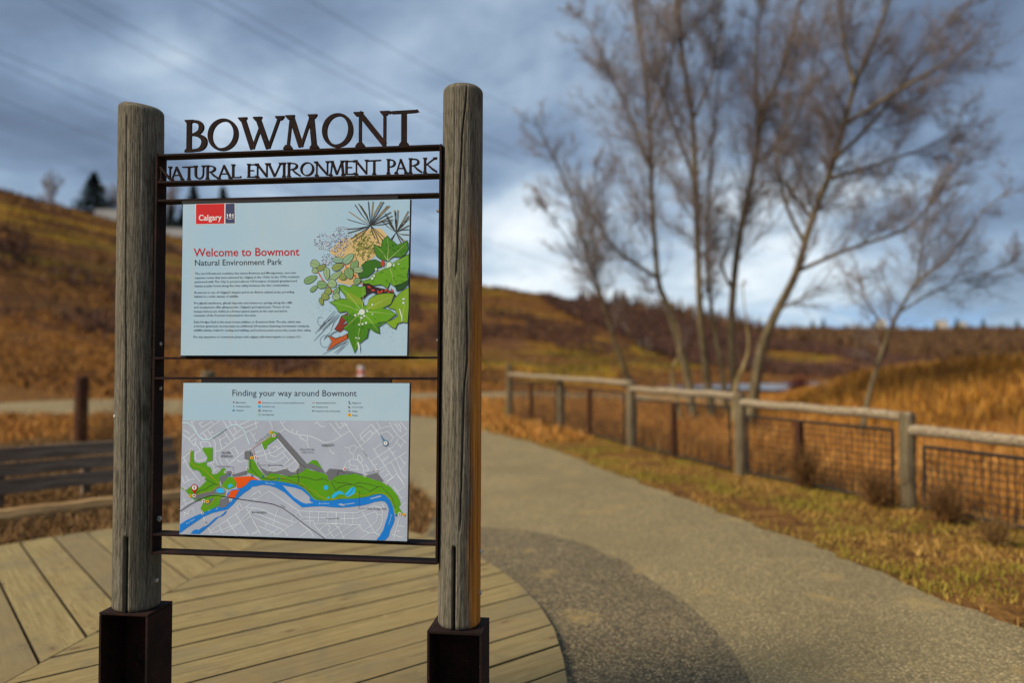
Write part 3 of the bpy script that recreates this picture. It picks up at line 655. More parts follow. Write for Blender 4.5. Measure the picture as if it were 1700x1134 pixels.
def letter(ch, u0, u1, vb, vt, slope, w0, w1):
    W, H = u1 - u0, vt - vb; mb = MB(); e = [0]
    def solid(poly):
        e[0] += 1; k = e[0] * .00018; mb.prism(poly, w0 - k, w1 + k, lambda x, y, w: sl(u0 + x, vb + y + slope * x, w))
    def stroke(pts):
        p = [(x * W, y * H) for x, y, _ in pts]; w = [q[2] * H for q in pts]
        if len(p) > 3: pw = [tuple(z) for z in crom([(a[0], a[1], b) for a, b in zip(p, w)], 3)]; p = [z[:2] for z in pw]; w = [z[2] for z in pw]
        l, r = ribbon2(p, w); mb2 = len(mb.v)
        e[0] += 1; k = e[0] * .00018; n = len(l)
        for i in range(n): 
            for q, ww in ((l[i], w0 - k), (r[i], w0 - k), (r[i], w1 + k), (l[i], w1 + k)): mb.v.append(sl(u0 + q[0], vb + q[1] + slope * q[0], ww))
        for i in range(n - 1):
            a = mb2 + i * 4; b = a + 4
            for j in range(4): mb.f.append((a + j, a + (j + 1) % 4, b + (j + 1) % 4, b + j))
        mb.f.append((mb2 + 3, mb2 + 2, mb2 + 1, mb2)); z = mb2 + 4 * (n - 1); mb.f.append((z, z + 1, z + 2, z + 3))
    if GL[ch] == 'ring':
        n = 36; ps = []
        for i in range(n + 1):
            g = 2 * math.pi * i / n + .3; t = .085 + .075 * abs(math.cos(g + .25)) ** 1.4
            ps.append((.5 + (.5 - t * H / W * .5) * math.cos(g), .5 + (.515 - t * .5) * math.sin(g), t))
        p = [(x * W, y * H) for x, y, _ in ps]; w = [q[2] * H for q in ps]; l, r = ribbon2(p, w); mb2 = len(mb.v)
        l[-1], r[-1] = l[0], r[0]
        for i in range(len(l)):
            for q, ww in ((l[i], w0), (r[i], w0), (r[i], w1), (l[i], w1)): mb.v.append(sl(u0 + q[0], vb + q[1] + slope * q[0], ww))
        for i in range(len(l) - 1):
            a = mb2 + i * 4; b = a + 4
            for j in range(4): mb.f.append((a + j, a + (j + 1) % 4, b + (j + 1) % 4, b + j))
    else:
        for s_ in GL[ch]: stroke(s_)
        for (x, y) in SERIF.get(ch, ()):
            h = .15 * H; t = .05 * H; yy = 0 if y == 0 else H; sgn = 1 if y == 0 else -1
            solid([(x * W - h, yy - sgn * .002), (x * W + h, yy - sgn * .002), (x * W + h * .9, yy + sgn * t * .6), (x * W + .07 * H, yy + sgn * t * 2.2), (x * W - .07 * H, yy + sgn * t * 2.2), (x * W - h * .9, yy + sgn * t * .6)][::sgn])
    return mb.build('letter', M['corten'], sign)
def row(items, y0, y1, yt0, yt1, xa, xb, w0, w1):
    for ch, a, b in items:
        yb = lambda x: y0 + (y1 - y0) * (x - xa) / (xb - xa); yt = lambda x: yt0 + (yt1 - yt0) * (x - xa) / (xb - xa)
        wm = (w0 + w1) / 2; A = S(a, yb(a), w1); B = S(b, yb(b), w1); T = S(a, yt(a), w1)
        letter(ch, A[0], B[0], A[1] - .002, T[1], (B[1] - A[1]) / (B[0] - A[0]), w0, w1)
row([('B', 306, 341), ('O', 344, 395), ('W', 397, 468), ('M', 472, 527), ('O', 534, 586), ('N', 590, 645), ('T', 648, 691)], 250.3, 238.5, 199.5, 181.5, 306, 691, .018, .026)
row([('N', 264, 284), ('A', 283, 304), ('T', 303, 322), ('U', 321, 340), ('R', 340, 361), ('A', 361, 384), ('L', 383, 400), ('E', 409, 425), ('N', 424, 445), ('V', 444, 467), ('I', 466, 476), ('R', 475, 498), ('O', 498, 521),
     ('N', 522, 546), ('M', 546, 572), ('E', 571, 588), ('N', 588, 611), ('T', 610, 631), ('P', 641, 657), ('A', 656, 676), ('R', 677, 700), ('K', 701, 725)], 297.8, 284.3, 277.5, 261.5, 262, 725, .018, .025)

# ------------------------------------------------------------------ panels and their print
PF = .052                                # panel face stands this far in front of the frame's mid plane
def panel(cn, label):
    w = PF; q = [S(*c, w) for c in cn]; mb = MB(); mb.prism(q[::-1], w - .019, w - .0008, lambda u, v, h: sl(u, v, h))
    p = mb.build('panel', M['edge'], sign, bevel=.001); p['label'] = label
    mb = MB(); c = np.mean(q, 0); mb.prism([tuple(c + (np.array(z) - c) * .997) for z in q[::-1]], w - .0010, w, lambda u, v, h: sl(u, v, h)); mb.build('panel_face', M['panel'], p)
    return p
pA = panel([(303.3, 338.8), (681.3, 330.2), (676.2, 591), (299.5, 590.6)], 'pale blue welcome panel with plant drawing')
pB = panel([(304, 635.5), (680.5, 636), (676, 899.6), (297.4, 887.8)], 'pale blue panel with a map of the park')
hbar((302, 333), (661, 323), .0225, .005, .0295, 'mounting_bar', 'edge'); hbar((334, 629.5), (648, 630), .030, .005, .0295, 'mounting_bar', 'edge')
hbar((300, 590.5), (676, 591.5), .010, .005, .0290, 'mounting_bar', 'edge'); hbar((299, 884), (678, 898), .012, .006, .0288, 'mounting_bar', 'edge')
INK = {}
def ink(c, rough=.4):
    k = tuple(c)
    if k not in INK:
        def fn(q, b, c=c):
            n = q.noise(wcoord(q), 12, 3); return q.mix(q.mrange(n, .3, .7), tuple(x * .94 for x in c), tuple(min(1, x * 1.05) for x in c))
        INK[k] = mat('print_ink', fn, rough, .35)
    return INK[k]
class Print:
    """flat print on a panel: shapes given as photograph pixels on the panel's plane, each shape a few hundredths of a millimetre above the last"""
    def __init__(s, name, parent, c, w): s.n = name; s.p = parent; s.c = c; s.w = PF + .0002 + w * .2; s.v = []; s.f = []; s.k = 0
    def _w(s): s.k += 1; return s.w + s.k * .000003
    def poly(s, pts):
        w = s._w(); i = len(s.v); q = [S(x, y, w) for x, y in pts]
        a = sum(q[j][0] * q[(j + 1) % len(q)][1] - q[(j + 1) % len(q)][0] * q[j][1] for j in range(len(q)))
        if a < 0: q = q[::-1]
        s.v += [sl(u, v, w) for u, v in q]; s.f.append(tuple(range(i, i + len(q)))); return s
    def line(s, pts, wd):
        w = s._w(); i = len(s.v); wd = wd if hasattr(wd, '__len__') else [wd] * len(pts); l, r = ribbon2(pts, wd)
        for a, b in zip(l, r): s.v += [sl(*S(*a, w), w), sl(*S(*b, w), w)]
        for j in range(len(pts) - 1): s.f.append((i + 2 * j, i + 2 * j + 2, i + 2 * j + 3, i + 2 * j + 1))
        return s
    def disc(s, x, y, r, n=16, ry=None, a=0):
        ry = ry or r; return s.poly([(x + r * math.cos(t) * math.cos(a) - ry * math.sin(t) * math.sin(a), y + r * math.cos(t) * math.sin(a) + ry * math.sin(t) * math.cos(a)) for t in (2 * math.pi * k / n for k in range(n))])
    def star(s, x, y, r, n=5, q=.45):
        return s.poly([(x + r * (1 if k % 2 == 0 else q) * math.sin(math.pi * k / n), y - r * (1 if k % 2 == 0 else q) * math.cos(math.pi * k / n)) for k in range(2 * n)])
    def done(s):
        if not s.f: return
        me = bpy.data.meshes.new(s.n); me.from_pydata(s.v, [], s.f); me.update(); o = obj(s.n, me, ink(s.c), s.p)
        if len(s.f) > 1: o['kind'] = 'stuff'
        return o
def text_mesh(body, res=2, bold=0.0):
    c = bpy.data.curves.new('t', 'FONT'); c.body = body; c.size = 1; c.resolution_u = res; c.offset = bold
    o = bpy.data.objects.new('t', c); col.objects.link(o); dg = bpy.context.evaluated_depsgraph_get(); dg.update()
    me = bpy.data.meshes.new_from_object(o.evaluated_get(dg)); bpy.data.objects.remove(o); bpy.data.curves.remove(c)
    n = len(me.vertices); co = np.zeros(n * 3); me.vertices.foreach_get('co', co); co = co.reshape(-1, 3); fs = [tuple(p.vertices) for p in me.polygons]; bpy.data.meshes.remove(me)
    return co, fs
def printed_text(name, parent, c, lines, w, res=2):
    """lines: (string, x0, y0, x1, y1, cap height px, bold): baseline from (x0,y0) to (x1,y1)"""
    V = []; Fs = []; w = PF + .0002 + w * .2
    for (s_, x0, y0, x1, y1, cap, bold) in lines:
        co, fs = text_mesh(s_, res, bold); lo, hi = co[:, 0].min(), co[:, 0].max(); i = len(V)
        dx, dy = x1 - x0, y1 - y0; ln = math.hypot(dx, dy); ex = (dx / ln, dy / ln); ey = (dy / ln, -dx / ln); k = cap / .69
        for x, y, _ in co:
            t = (x - lo) / (hi - lo) * ln; V.append(sl(*S(x0 + ex[0] * t + ey[0] * y * k, y0 + ex[1] * t + ey[1] * y * k, w), w))
        Fs += [tuple(a + i for a in f) for f in fs]
    me = bpy.data.meshes.new(name); me.from_pydata(V, [], Fs); me.update(); o = obj(name, me, ink(c), parent)
    if len(lines) > 1: o['kind'] = 'stuff'
    return o

# ---- welcome panel
BLK, NAVY, REDI, WHT = (.012, .013, .02), (.045, .055, .13), (.62, .008, .008), (.80, .82, .82)
Print('logo_border', pA, WHT, .0002).poly([(324.4, 338.6), (390.6, 336.9), (390.9, 371.2), (324.9, 372.6)]).done()
Print('logo_block', pA, REDI, .0004).poly([(325.3, 338.9), (372.8, 337.8), (372.3, 371), (325.2, 372)]).done()
Print('crest_block', pA, NAVY, .0004).poly([(374.3, 338), (389.6, 337.3), (389.9, 370.6), (374.1, 370.8)]).done()
printed_text('logo_text', pA, WHT, [('Calgary', 330.0, 365.9, 368.0, 364.9, 9.2, .014)], .0006, 3)
cr = Print('crest_mark', pA, WHT, .0006)
for s_ in (-1, 1):
    cr.poly([(382.1 + s_ * 6.0, 355.6), (382.1 + s_ * 4.2, 354.6), (382.1 + s_ * 3.4, 357.5), (382.1 + s_ * 4.4, 361.4), (382.1 + s_ * 5.2, 360.8), (382.1 + s_ * 5.0, 358)]).line([(382.1 + s_ * 6.2, 361.0), (382.1 + s_ * 3.8, 362.8)], .8)
cr.poly([(380.3, 356.6), (382.1, 353.6), (383.9, 356.6), (383.7, 360), (382.1, 361.6), (380.5, 360)]).line([(378.8, 363.5), (385.4, 363.4)], .7); cr.done()
Print('crest_shield', pA, NAVY, .0010).disc(382.1, 358.6, 1.0).done()
printed_text('title_text', pA, (.45, .010, .012), [('Welcome to Bowmont', 321.5, 425.6, 497, 424.0, 13.2, .012)], .0004, 3)
printed_text('subtitle_text', pA, BLK, [('Natural Environment Park', 323.6, 440.9, 468.5, 439.3, 9.6, .004)], .0004, 3)
def b7(s_, x0, y0, x1, y1): return (s_, 310 + x0 / 7.727, 440 + y0 / 7.727, 310 + x1 / 7.727, 440 + y1 / 7.727, 3.4, .012)
body = [b7('The word Bowmont combines the names Bowness and Montgomery, once two', 105, 122, 1405, 110), b7('separate towns that were annexed by Calgary in the 1960s. In the 1970s residents', 105, 176, 1445, 162),
        b7('partnered with The City to protect almost 164 hectares of natural grassland and', 103, 228, 1412, 215), b7('balsam poplar forest along the river valley between the two communities.', 103, 282, 1318, 270),
        b7("Bowmont is one of Calgary's largest and most diverse natural areas, providing", 100, 365, 1378, 357), b7('habitat to a wide variety of wildlife.', 97, 416, 667, 414),
        b7('Pre-glacial sandstone, glacial deposits and numerous springs along the cliffs', 95, 501, 1352, 495), b7("and escarpment offer glimpses into Calgary's geological past. Traces of our", 94, 554, 1322, 549),
        b7('human history are visible in a former gravel quarry at the east end and in', 94, 608, 1288, 602), b7('remnants of the Fournier homestead to the west.', 93, 659, 890, 657),
        b7('Dale Hodges Park is the most recent addition to Bowmont Park. The site, which was', 92, 744, 1460, 741), b7('a former gravel pit, incorporates an additional 24 hectares featuring stormwater wetlands,', 90, 797, 1575, 795),
        b7('wildlife habitat, trails for cycling and walking, and lookout points across the scenic river valley.', 88, 850, 1598, 849), b7('For any questions or comments please visit calgary.ca/bowmontpark or contact 311.', 86, 935, 1472, 934)]
printed_text('body_text', pA, (.020, .024, .05), body, .0004, 1)
# plant drawing
c4 = lambda pts: [(490 + p[0] / 3.91, 320 + p[1] / 3.91) for p in pts]
rd = random.Random(5)
def shape(name, c, pts, w, outline=.8):
    q = c4(pts)
    if outline: Print('plant_outline', pA, BLK, w).line(q + [q[0], q[1]], outline * 1.0).done()
    return Print(name, pA, c, w + .00012).poly(q).done() if not outline else Print(name, pA, c, w - .00012).poly(q).done()
shape('plant_ground_tint', (.62, .46, .20), [(220, 380), (300, 300), (370, 290), (400, 262), (480, 232), (560, 232), (600, 280), (560, 350), (510, 420), (440, 460), (400, 520), (430, 585), (350, 600), (270, 580), (290, 520), (340, 460), (250, 410)], .0006, 0)
straw = Print('straw_print', pA, (.66, .55, .30), .0010); rays = Print('straw_lines', pA, (.03, .03, .02), .0018)
for c, ends in (((490, 212), [(340, 172), (350, 122), (362, 130), (388, 76), (412, 70), (425, 82), (475, 56), (507, 54), (560, 56), (575, 58), (600, 84), (614, 84), (622, 126), (632, 150), (634, 176), (630, 190), (340, 236), (342, 262), (360, 300), (372, 320), (545, 330), (570, 312), (585, 296), (520, 300)]),
                ((655, 256), [(585, 132), (598, 150), (645, 112), (652, 120), (668, 112), (735, 118), (738, 150), (738, 166), (738, 212), (738, 238), (738, 272), (736, 330), (720, 345), (690, 330), (610, 200), (560, 180), (590, 330), (620, 320)])):
    for k, e in enumerate(ends):
        m1 = (c[0] + (e[0] - c[0]) * .5 + rd.uniform(-7, 7), c[1] + (e[1] - c[1]) * .5 + rd.uniform(-7, 7)); q = c4([c, m1, e])
        if k % 3: straw.line(q, [.4, 1.6, 1.9])
        for s_ in (-.7, .7): rays.line([(q[0][0], q[0][1]), (q[1][0] + s_, q[1][1] + s_ * .5), (q[2][0] + s_, q[2][1] + s_ * .5)], [.5, .75, .75])
straw.done(); rays.done()
yg = Print('seed_head_print', pA, (.46, .42, .10), .0014); yd = Print('seed_head_lines', pA, (.10, .09, .015), .0020); ygd = Print('needle_leaf_print', pA, (.17, .22, .04), .0012)
for _ in range(170):
    x = rd.gauss(445, 38); y = rd.gauss(350, 48)
    if not (355 < x < 525 and 255 < y < 450): continue
    a = rd.uniform(-1.2, .2); l = rd.uniform(8, 20); q = c4([(x, y), (x + l * math.cos(a), y + l * math.sin(a))]); (yg if rd.random() < .5 else ygd).line(q, 1.5); yd.line([(p[0], p[1] + .8) for p in q], .5)
yg.done(); yd.done(); ygd.done()
um = Print('flower_print', pA, (.70, .74, .84), .0014); ud = Print('flower_dots', pA, (.045, .045, .11), .0022); ups = []
for (cx, cy, rr_, n) in ((180, 315, 62, 120), (300, 270, 62, 130), (320, 330, 45, 55), (240, 345, 45, 50), (205, 430, 42, 65), (280, 385, 36, 32)):
    for _ in range(n):
        a = rd.uniform(0, 6.28); q = rr_ * math.sqrt(rd.random()); x, y = c4([(cx + q * math.cos(a), cy + q * .9 * math.sin(a))])[0]
        if rd.random() < .5: um.disc(x, y, 1.0, 7)
        a2 = rd.uniform(0, 3); l = rd.uniform(.8, 1.8); ud.line([(x, y), (x + l * math.cos(a2), y + l * math.sin(a2))], .6)
um.done(); ud.done()
def leaflet(x, y, L, W_, a, c, w):
    pts = [(x + (L / 2) * math.cos(t) * math.cos(a) - (W_ / 2) * math.sin(t) * (1 - .25 * math.cos(t)) * math.sin(a), y + (L / 2) * math.cos(t) * math.sin(a) + (W_ / 2) * math.sin(t) * (1 - .25 * math.cos(t)) * math.cos(a)) for t in (2 * math.pi * k / 18 for k in range(18))]
    shape('leaflet_print', c, pts, w, .7)
    Print('leaf_vein', pA, (.06, .10, .05), w + .0003).line(c4([(x - L * .4 * math.cos(a), y - L * .4 * math.sin(a)), (x + L * .4 * math.cos(a), y + L * .4 * math.sin(a))]), .4).done()
st = Print('stem_print', pA, (.50, .11, .02), .0016)
for q in ([(140, 500), (175, 560), (240, 635), (290, 690)], [(300, 440), (330, 480), (400, 560), (440, 600)], [(350, 520), (400, 540)]): st.line(c4(q), 1.9)
st.done()
sage, sage2, dull = (.20, .36, .15), (.30, .45, .22), (.25, .33, .08)
for i, (x, y, L, W_, a, c) in enumerate([(130, 462, 62, 52, .3, sage2), (130, 506, 42, 34, .4, sage2), (172, 485, 64, 34, -.5, dull), (100, 562, 92, 44, -.45, sage), (205, 525, 84, 38, 1.5, sage2), (265, 537, 92, 38, -.6, sage2), (122, 622, 60, 28, -.7, sage), (175, 597, 66, 52, .1, sage), (242, 590, 58, 54, .4, sage2),
                                         (214, 640, 44, 50, .6, dull), (268, 642, 66, 36, -1.1, sage), (268, 675, 50, 46, .6, sage2), (195, 675, 52, 44, .2, dull), (170, 706, 50, 28, 1.3, dull), (284, 437, 84, 36, .1, (.24, .42, .30)), (276, 480, 78, 44, -.35, dull), (346, 427, 88, 48, -.75, (.24, .42, .26)),
                                         (386, 467, 66, 46, -1.0, sage), (350, 525, 72, 58, 1.2, sage), (412, 502, 68, 38, .1, sage2), (310, 547, 46, 40, .5, dull), (404, 572, 52, 40, -.6, sage)]):
    leaflet(x, y, L, W_, a, c, .0024 + i * .00022)
G1, G2, G3, G4 = (.060, .215, .005), (.125, .34, .009), (.018, .085, .006), (.23, .37, .022)
shape('leaf_print', G1, [(510, 335), (548, 348), (560, 352), (565, 310), (600, 278), (618, 305), (640, 315), (662, 338), (700, 325), (727, 308), (735, 360), (715, 400), (690, 420), (640, 415), (590, 442), (555, 432), (530, 415), (515, 380)], .0080)
shape('leaf_print', (.035, .15, .006), [(430, 470), (470, 440), (520, 432), (555, 450), (560, 480), (522, 490), (500, 522), (470, 547), (420, 556), (408, 530), (445, 508)], .0083)
shape('leaf_print', G2, [(425, 575), (480, 562), (520, 520), (560, 500), (590, 492), (640, 452), (690, 422), (738, 398), (738, 480), (728, 540), (735, 570), (690, 590), (640, 607), (615, 585), (600, 622), (560, 597), (500, 602), (450, 590)], .0086)
shape('leaf_print', (.20, .38, .015), [(738, 612), (690, 640), (650, 680), (620, 730), (600, 745), (650, 760), (665, 800), (640, 820), (590, 840), (620, 870), (650, 885), (665, 850), (700, 840), (730, 845), (738, 740)], .0089)
shape('leaf_shade_print', G3, [(650, 610), (690, 590), (735, 565), (735, 590), (700, 625), (660, 640)], .0092)
shape('berry_tint', (.030, .012, .010), [(440, 592), (480, 590), (520, 612), (560, 622), (600, 628), (640, 650), (655, 678), (600, 655), (540, 660), (500, 645), (470, 660), (440, 690), (420, 685), (455, 640)], .0092)
be = Print('berry_print', pA, (.45, .055, .022), .0096)
for x, y, a in ((505, 633, .1), (480, 612, .5), (560, 640, -.9), (590, 632, -.6), (628, 634, 1.1), (610, 648, .8), (540, 645, 1.2)):
    be.disc(490 + x / 3.91, 320 + y / 3.91, 3.4, 10, 1.8, a)
be.disc(490 + 568 / 3.91, 320 + 458 / 3.91, 3.2, 10, 5.4).done()
big = [(280, 597), (300, 640), (322, 665), (335, 690), (300, 688), (222, 710), (260, 735), (285, 778), (330, 770), (352, 790), (335, 830), (345, 850), (308, 880), (345, 900), (342, 940), (365, 970), (385, 1040), (408, 985), (440, 958), (468, 940), (474, 905), (482, 878), (515, 902), (547, 914), (542, 870), (535, 845),
       (600, 835), (655, 790), (618, 762), (570, 750), (622, 722), (646, 655), (600, 650), (560, 655), (520, 662), (480, 690), (468, 730), (445, 735), (436, 700), (420, 688), (462, 660), (456, 605), (420, 612), (375, 595), (355, 615), (318, 600)]
shape('leaf_print', G2, big, .0100)
Print('leaf_shade_print', pA, G1, .0106).poly(c4([(300, 800), (350, 795), (400, 800), (450, 850), (540, 850), (600, 835), (540, 870), (547, 912), (515, 900), (480, 880), (465, 940), (410, 985), (385, 1038), (345, 940), (345, 900), (312, 880), (345, 850)])).done()
Print('leaf_light_print', pA, G4, .0106).poly(c4([(480, 690), (560, 658), (640, 658), (620, 720), (560, 745), (500, 760), (460, 745)])).poly(c4([(340, 640), (430, 690), (440, 730), (390, 720), (330, 680)])).done()
ve = Print('leaf_vein', pA, (.52, .68, .22), .0112)
for a, b in (((433, 772), (240, 710)), ((433, 772), (300, 615)), ((433, 772), (440, 620)), ((433, 772), (630, 670)), ((433, 772), (640, 790)), ((433, 772), (535, 895)), ((433, 772), (390, 1020)), ((433, 772), (320, 880)), ((600, 440), (600, 295)), ((600, 440), (525, 345)), ((600, 440), (720, 330)), ((610, 470), (730, 420)), ((610, 470), (640, 600)), ((610, 470), (440, 575)), ((690, 830), (720, 640))):
    ve.line(c4([a, ((a[0] + b[0]) / 2 + 5, (a[1] + b[1]) / 2 - 4), b]), [.9, .6, .25])
ve.done()
dk = Print('leaf_dark_strokes', pA, G3, .0116)
for _ in range(46):
    x, y = rd.uniform(330, 600), rd.uniform(720, 960)
    if abs(x - 433) / 170 + abs(y - 800) / 170 < .9: a = math.atan2(y - 772, x - 433); l = rd.uniform(8, 26); dk.line(c4([(x, y), (x + l * math.cos(a), y + l * math.sin(a))]), [.8, .2])
for _ in range(34):
    x, y = rd.uniform(525, 715), rd.uniform(320, 420); a = math.atan2(y - 450, x - 600); l = rd.uniform(8, 24)
    if abs(x - 620) < 80: dk.line(c4([(x, y), (x + l * math.cos(a), y + l * math.sin(a))]), [.8, .2])
for _ in range(30):
    x, y = rd.uniform(480, 720), rd.uniform(480, 580); l = rd.uniform(6, 18)
    if x + y > 1040: dk.line(c4([(x, y), (x + l, y + l * .3)]), [.7, .2])
dk.done()
dw = Print('dew_ring', pA, (.10, .25, .08), .0120); dr = Print('dew_drop', pA, (.62, .74, .62), .0124)
for x, y, r_ in ((433, 774, 23), (390, 795, 9), (412, 786, 8), (430, 812, 9), (448, 800, 8), (468, 768, 8), (500, 726, 8), (437, 852, 8), (460, 845, 9), (415, 856, 7), (502, 788, 6), (610, 466, 19), (598, 482, 8), (640, 470, 8), (672, 462, 6), (500, 556, 10), (525, 496, 8), (512, 540, 8), (395, 942, 6), (415, 945, 6), (703, 690, 9), (703, 715, 9)):
    X_, Y_ = c4([(x, y)])[0]; dw.disc(X_, Y_, r_ / 3.91 * 1.15, 12); dr.disc(X_, Y_, r_ / 3.91 * .85, 12)
dr.line(c4([(677, 752), (686, 785), (694, 815), (694, 838)]), [1.6, 2.2, 1.6, .6]).line(c4([(408, 970), (414, 1000), (417, 1036)]), [2.6, 3.4, .8]); dw.done(); dr.done()
shape('root_print', (.50, .10, .018), [(216, 930), (240, 935), (262, 945), (300, 935), (338, 915), (338, 950), (270, 985), (205, 1026), (240, 970)], .0032)
shape('root_print', (.26, .030, .018), [(300, 800), (342, 782), (328, 832), (300, 862), (338, 842), (330, 875), (290, 905), (255, 886), (280, 850)], .0032)
ro = Print('root_lines', pA, (.02, .02, .022), .0040)
for a, b in (((255, 765), (130, 915)), ((268, 772), (150, 900)), ((280, 785), (175, 890)), ((292, 790), (122, 962)), ((260, 800), (160, 880)), ((228, 905), (185, 955)), ((300, 880), (190, 945)), ((340, 965), (180, 1050)), ((350, 970), (268, 1048)), ((345, 960), (225, 1020)), ((330, 970), (255, 1040)), ((285, 800), (230, 900))):
    ro.line(c4([a, ((a[0] + b[0]) / 2 + rd.uniform(-8, 8), (a[1] + b[1]) / 2 + rd.uniform(-6, 6)), b]), [.4, .8, .5])
for cx, cy, rx, ry in ((165, 835, 20, 28), (195, 965, 34, 40), (262, 925, 28, 24)):
    ro.line(c4([(cx + rx * math.cos(t), cy + ry * math.sin(t)) for t in (k * .42 for k in range(14))]), .45)
ro.done()
sp = Print('speckle_print', pA, (.06, .07, .09), .0004)
for _ in range(170):
    x, y = (rd.gauss(190, 50), rd.gauss(735, 60)) if rd.random() < .6 else (rd.gauss(610, 50), rd.gauss(900, 40))
    if x < 725: q = c4([(x, y)])[0]; sp.disc(q[0], q[1], rd.uniform(.22, .45), 5)
sp.done()

# ---- map panel
def rg(ox, oy): return lambda pts: [(ox + x / 10.307, oy + y / 10.307) for x, y in pts]
m1, m2, m3, m4, m5, m6 = rg(290, 690), rg(400, 690), rg(540, 690), rg(290, 790), rg(420, 790), rg(550, 790)
printed_text('title_text', pB, (.035, .035, .07), [('Finding your way around Bowmont', 385.8, 657.5, 592, 658.0, 10.2, .002)], .0004, 3)
leg = lambda s_, x, y, x1: (s_, 300 + x / 4.25, 580 + y / 4.25, 300 + x1 / 4.25, 580 + y / 4.25 + .1, 2.3, .006)
printed_text('legend_text', pB, (.04, .045, .07), [leg('Main entrance', 390, 380, 460), leg('Community entrance', 390, 408, 492), leg('Viewpoints', 390, 436, 443), leg('Closed area: no access (for restoration and habitat protection)', 573, 383, 872), leg('Stormwater ponds', 573, 409, 663),
             leg('Off leash areas', 573, 438, 645), leg('Dale Hodges Park', 573, 467, 658), leg('Regional pathway (5.0 km)', 956, 383, 1092), leg('Designated trails', 955, 412, 1038), leg('Interpretive trails (no bikes please)', 954, 441, 1124),
             leg('Playground', 1211, 384, 1270), leg('Proposed stairs', 1210, 413, 1288), leg('Bridges', 1212, 442, 1248), leg('Parking', 1210, 471, 1248)], .0004, 1)
lp = lambda x, y: (300 + x / 4.25, 580 + y / 4.25)
def icon(name, c, f, w=.0005): p = Print(name, pB, c, w); f(p); p.done()
icon('legend_star', (.40, .01, .02), lambda p: p.star(*lp(374, 374), 2.0)); icon('legend_dot', BLK, lambda p: p.star(*lp(374, 404), 1.3))
icon('legend_triangle', (.02, .20, .55), lambda p: p.poly([lp(362, 437), lp(383, 437), lp(373, 422)]))
icon('legend_square', (.75, .12, .01), lambda p: p.poly([lp(547, 366), lp(565, 366), lp(565, 384), lp(547, 384)])); icon('legend_square', (.02, .42, .82), lambda p: p.poly([lp(546, 395), lp(564, 395), lp(564, 412), lp(546, 412)]))
icon('legend_square', (.19, .21, .25), lambda p: p.poly([lp(547, 425), lp(563, 425), lp(563, 440), lp(547, 440)])); icon('legend_ring', (.12, .45, .12), lambda p: p.line([(lp(554, 461)[0] + 1.9 * math.cos(t), lp(554, 461)[1] + 1.9 * math.sin(t)) for t in (k * .35 for k in range(20))], .6))
icon('legend_line', (.55, .16, .06), lambda p: p.line([lp(928, 378), lp(946, 378)], 1.1)); icon('legend_line', (.10, .11, .03), lambda p: p.line([lp(927, 408), lp(945, 408)], 1.2)); icon('legend_line', (.02, .02, .04), lambda p: p.line([lp(926, 436), lp(944, 436)], 1.2))
icon('legend_symbol', BLK, lambda p: p.line([lp(1186, 368), lp(1190, 384), lp(1202, 386)], 1.0).disc(*lp(1189, 370), 1.0, 8).poly([lp(1183, 399), lp(1199, 415), lp(1184, 415)]).line([lp(1182, 430), lp(1199, 443)], .5).line([lp(1182, 443), lp(1199, 430)], .5))
icon('parking_disc', (.75, .42, .02), lambda p: p.disc(*lp(1190, 464), 2.9)); icon('parking_mark', (.05, .03, .02), lambda p: p.disc(*lp(1190, 463), 1.0, 8), .0008)
q = [S(303.1, 697.9, PF), S(679.3, 699.0, PF), S(676.2, 898.6, PF), S(297.9, 886.8, PF)]
mp = Print('map_ground', pB, (.40, .45, .55), .0003); mp.poly([(303.1, 697.9), (679.2, 699.0), (675.9, 898.6), (297.9, 886.8)]).done()
rdp = Print('map_roads', pB, (.66, .75, .81), .0006); wide = Print('map_roads', pB, (.50, .68, .78), .0032)
wide.line(m1([(130, 125), (230, 130), (300, 190), (370, 290), (430, 370), (500, 420), (600, 410), (700, 340), (800, 280), (900, 210), (980, 165), (1080, 165), (1160, 220), (1210, 310), (1250, 420), (1290, 500)]), 2.2); wide.done()
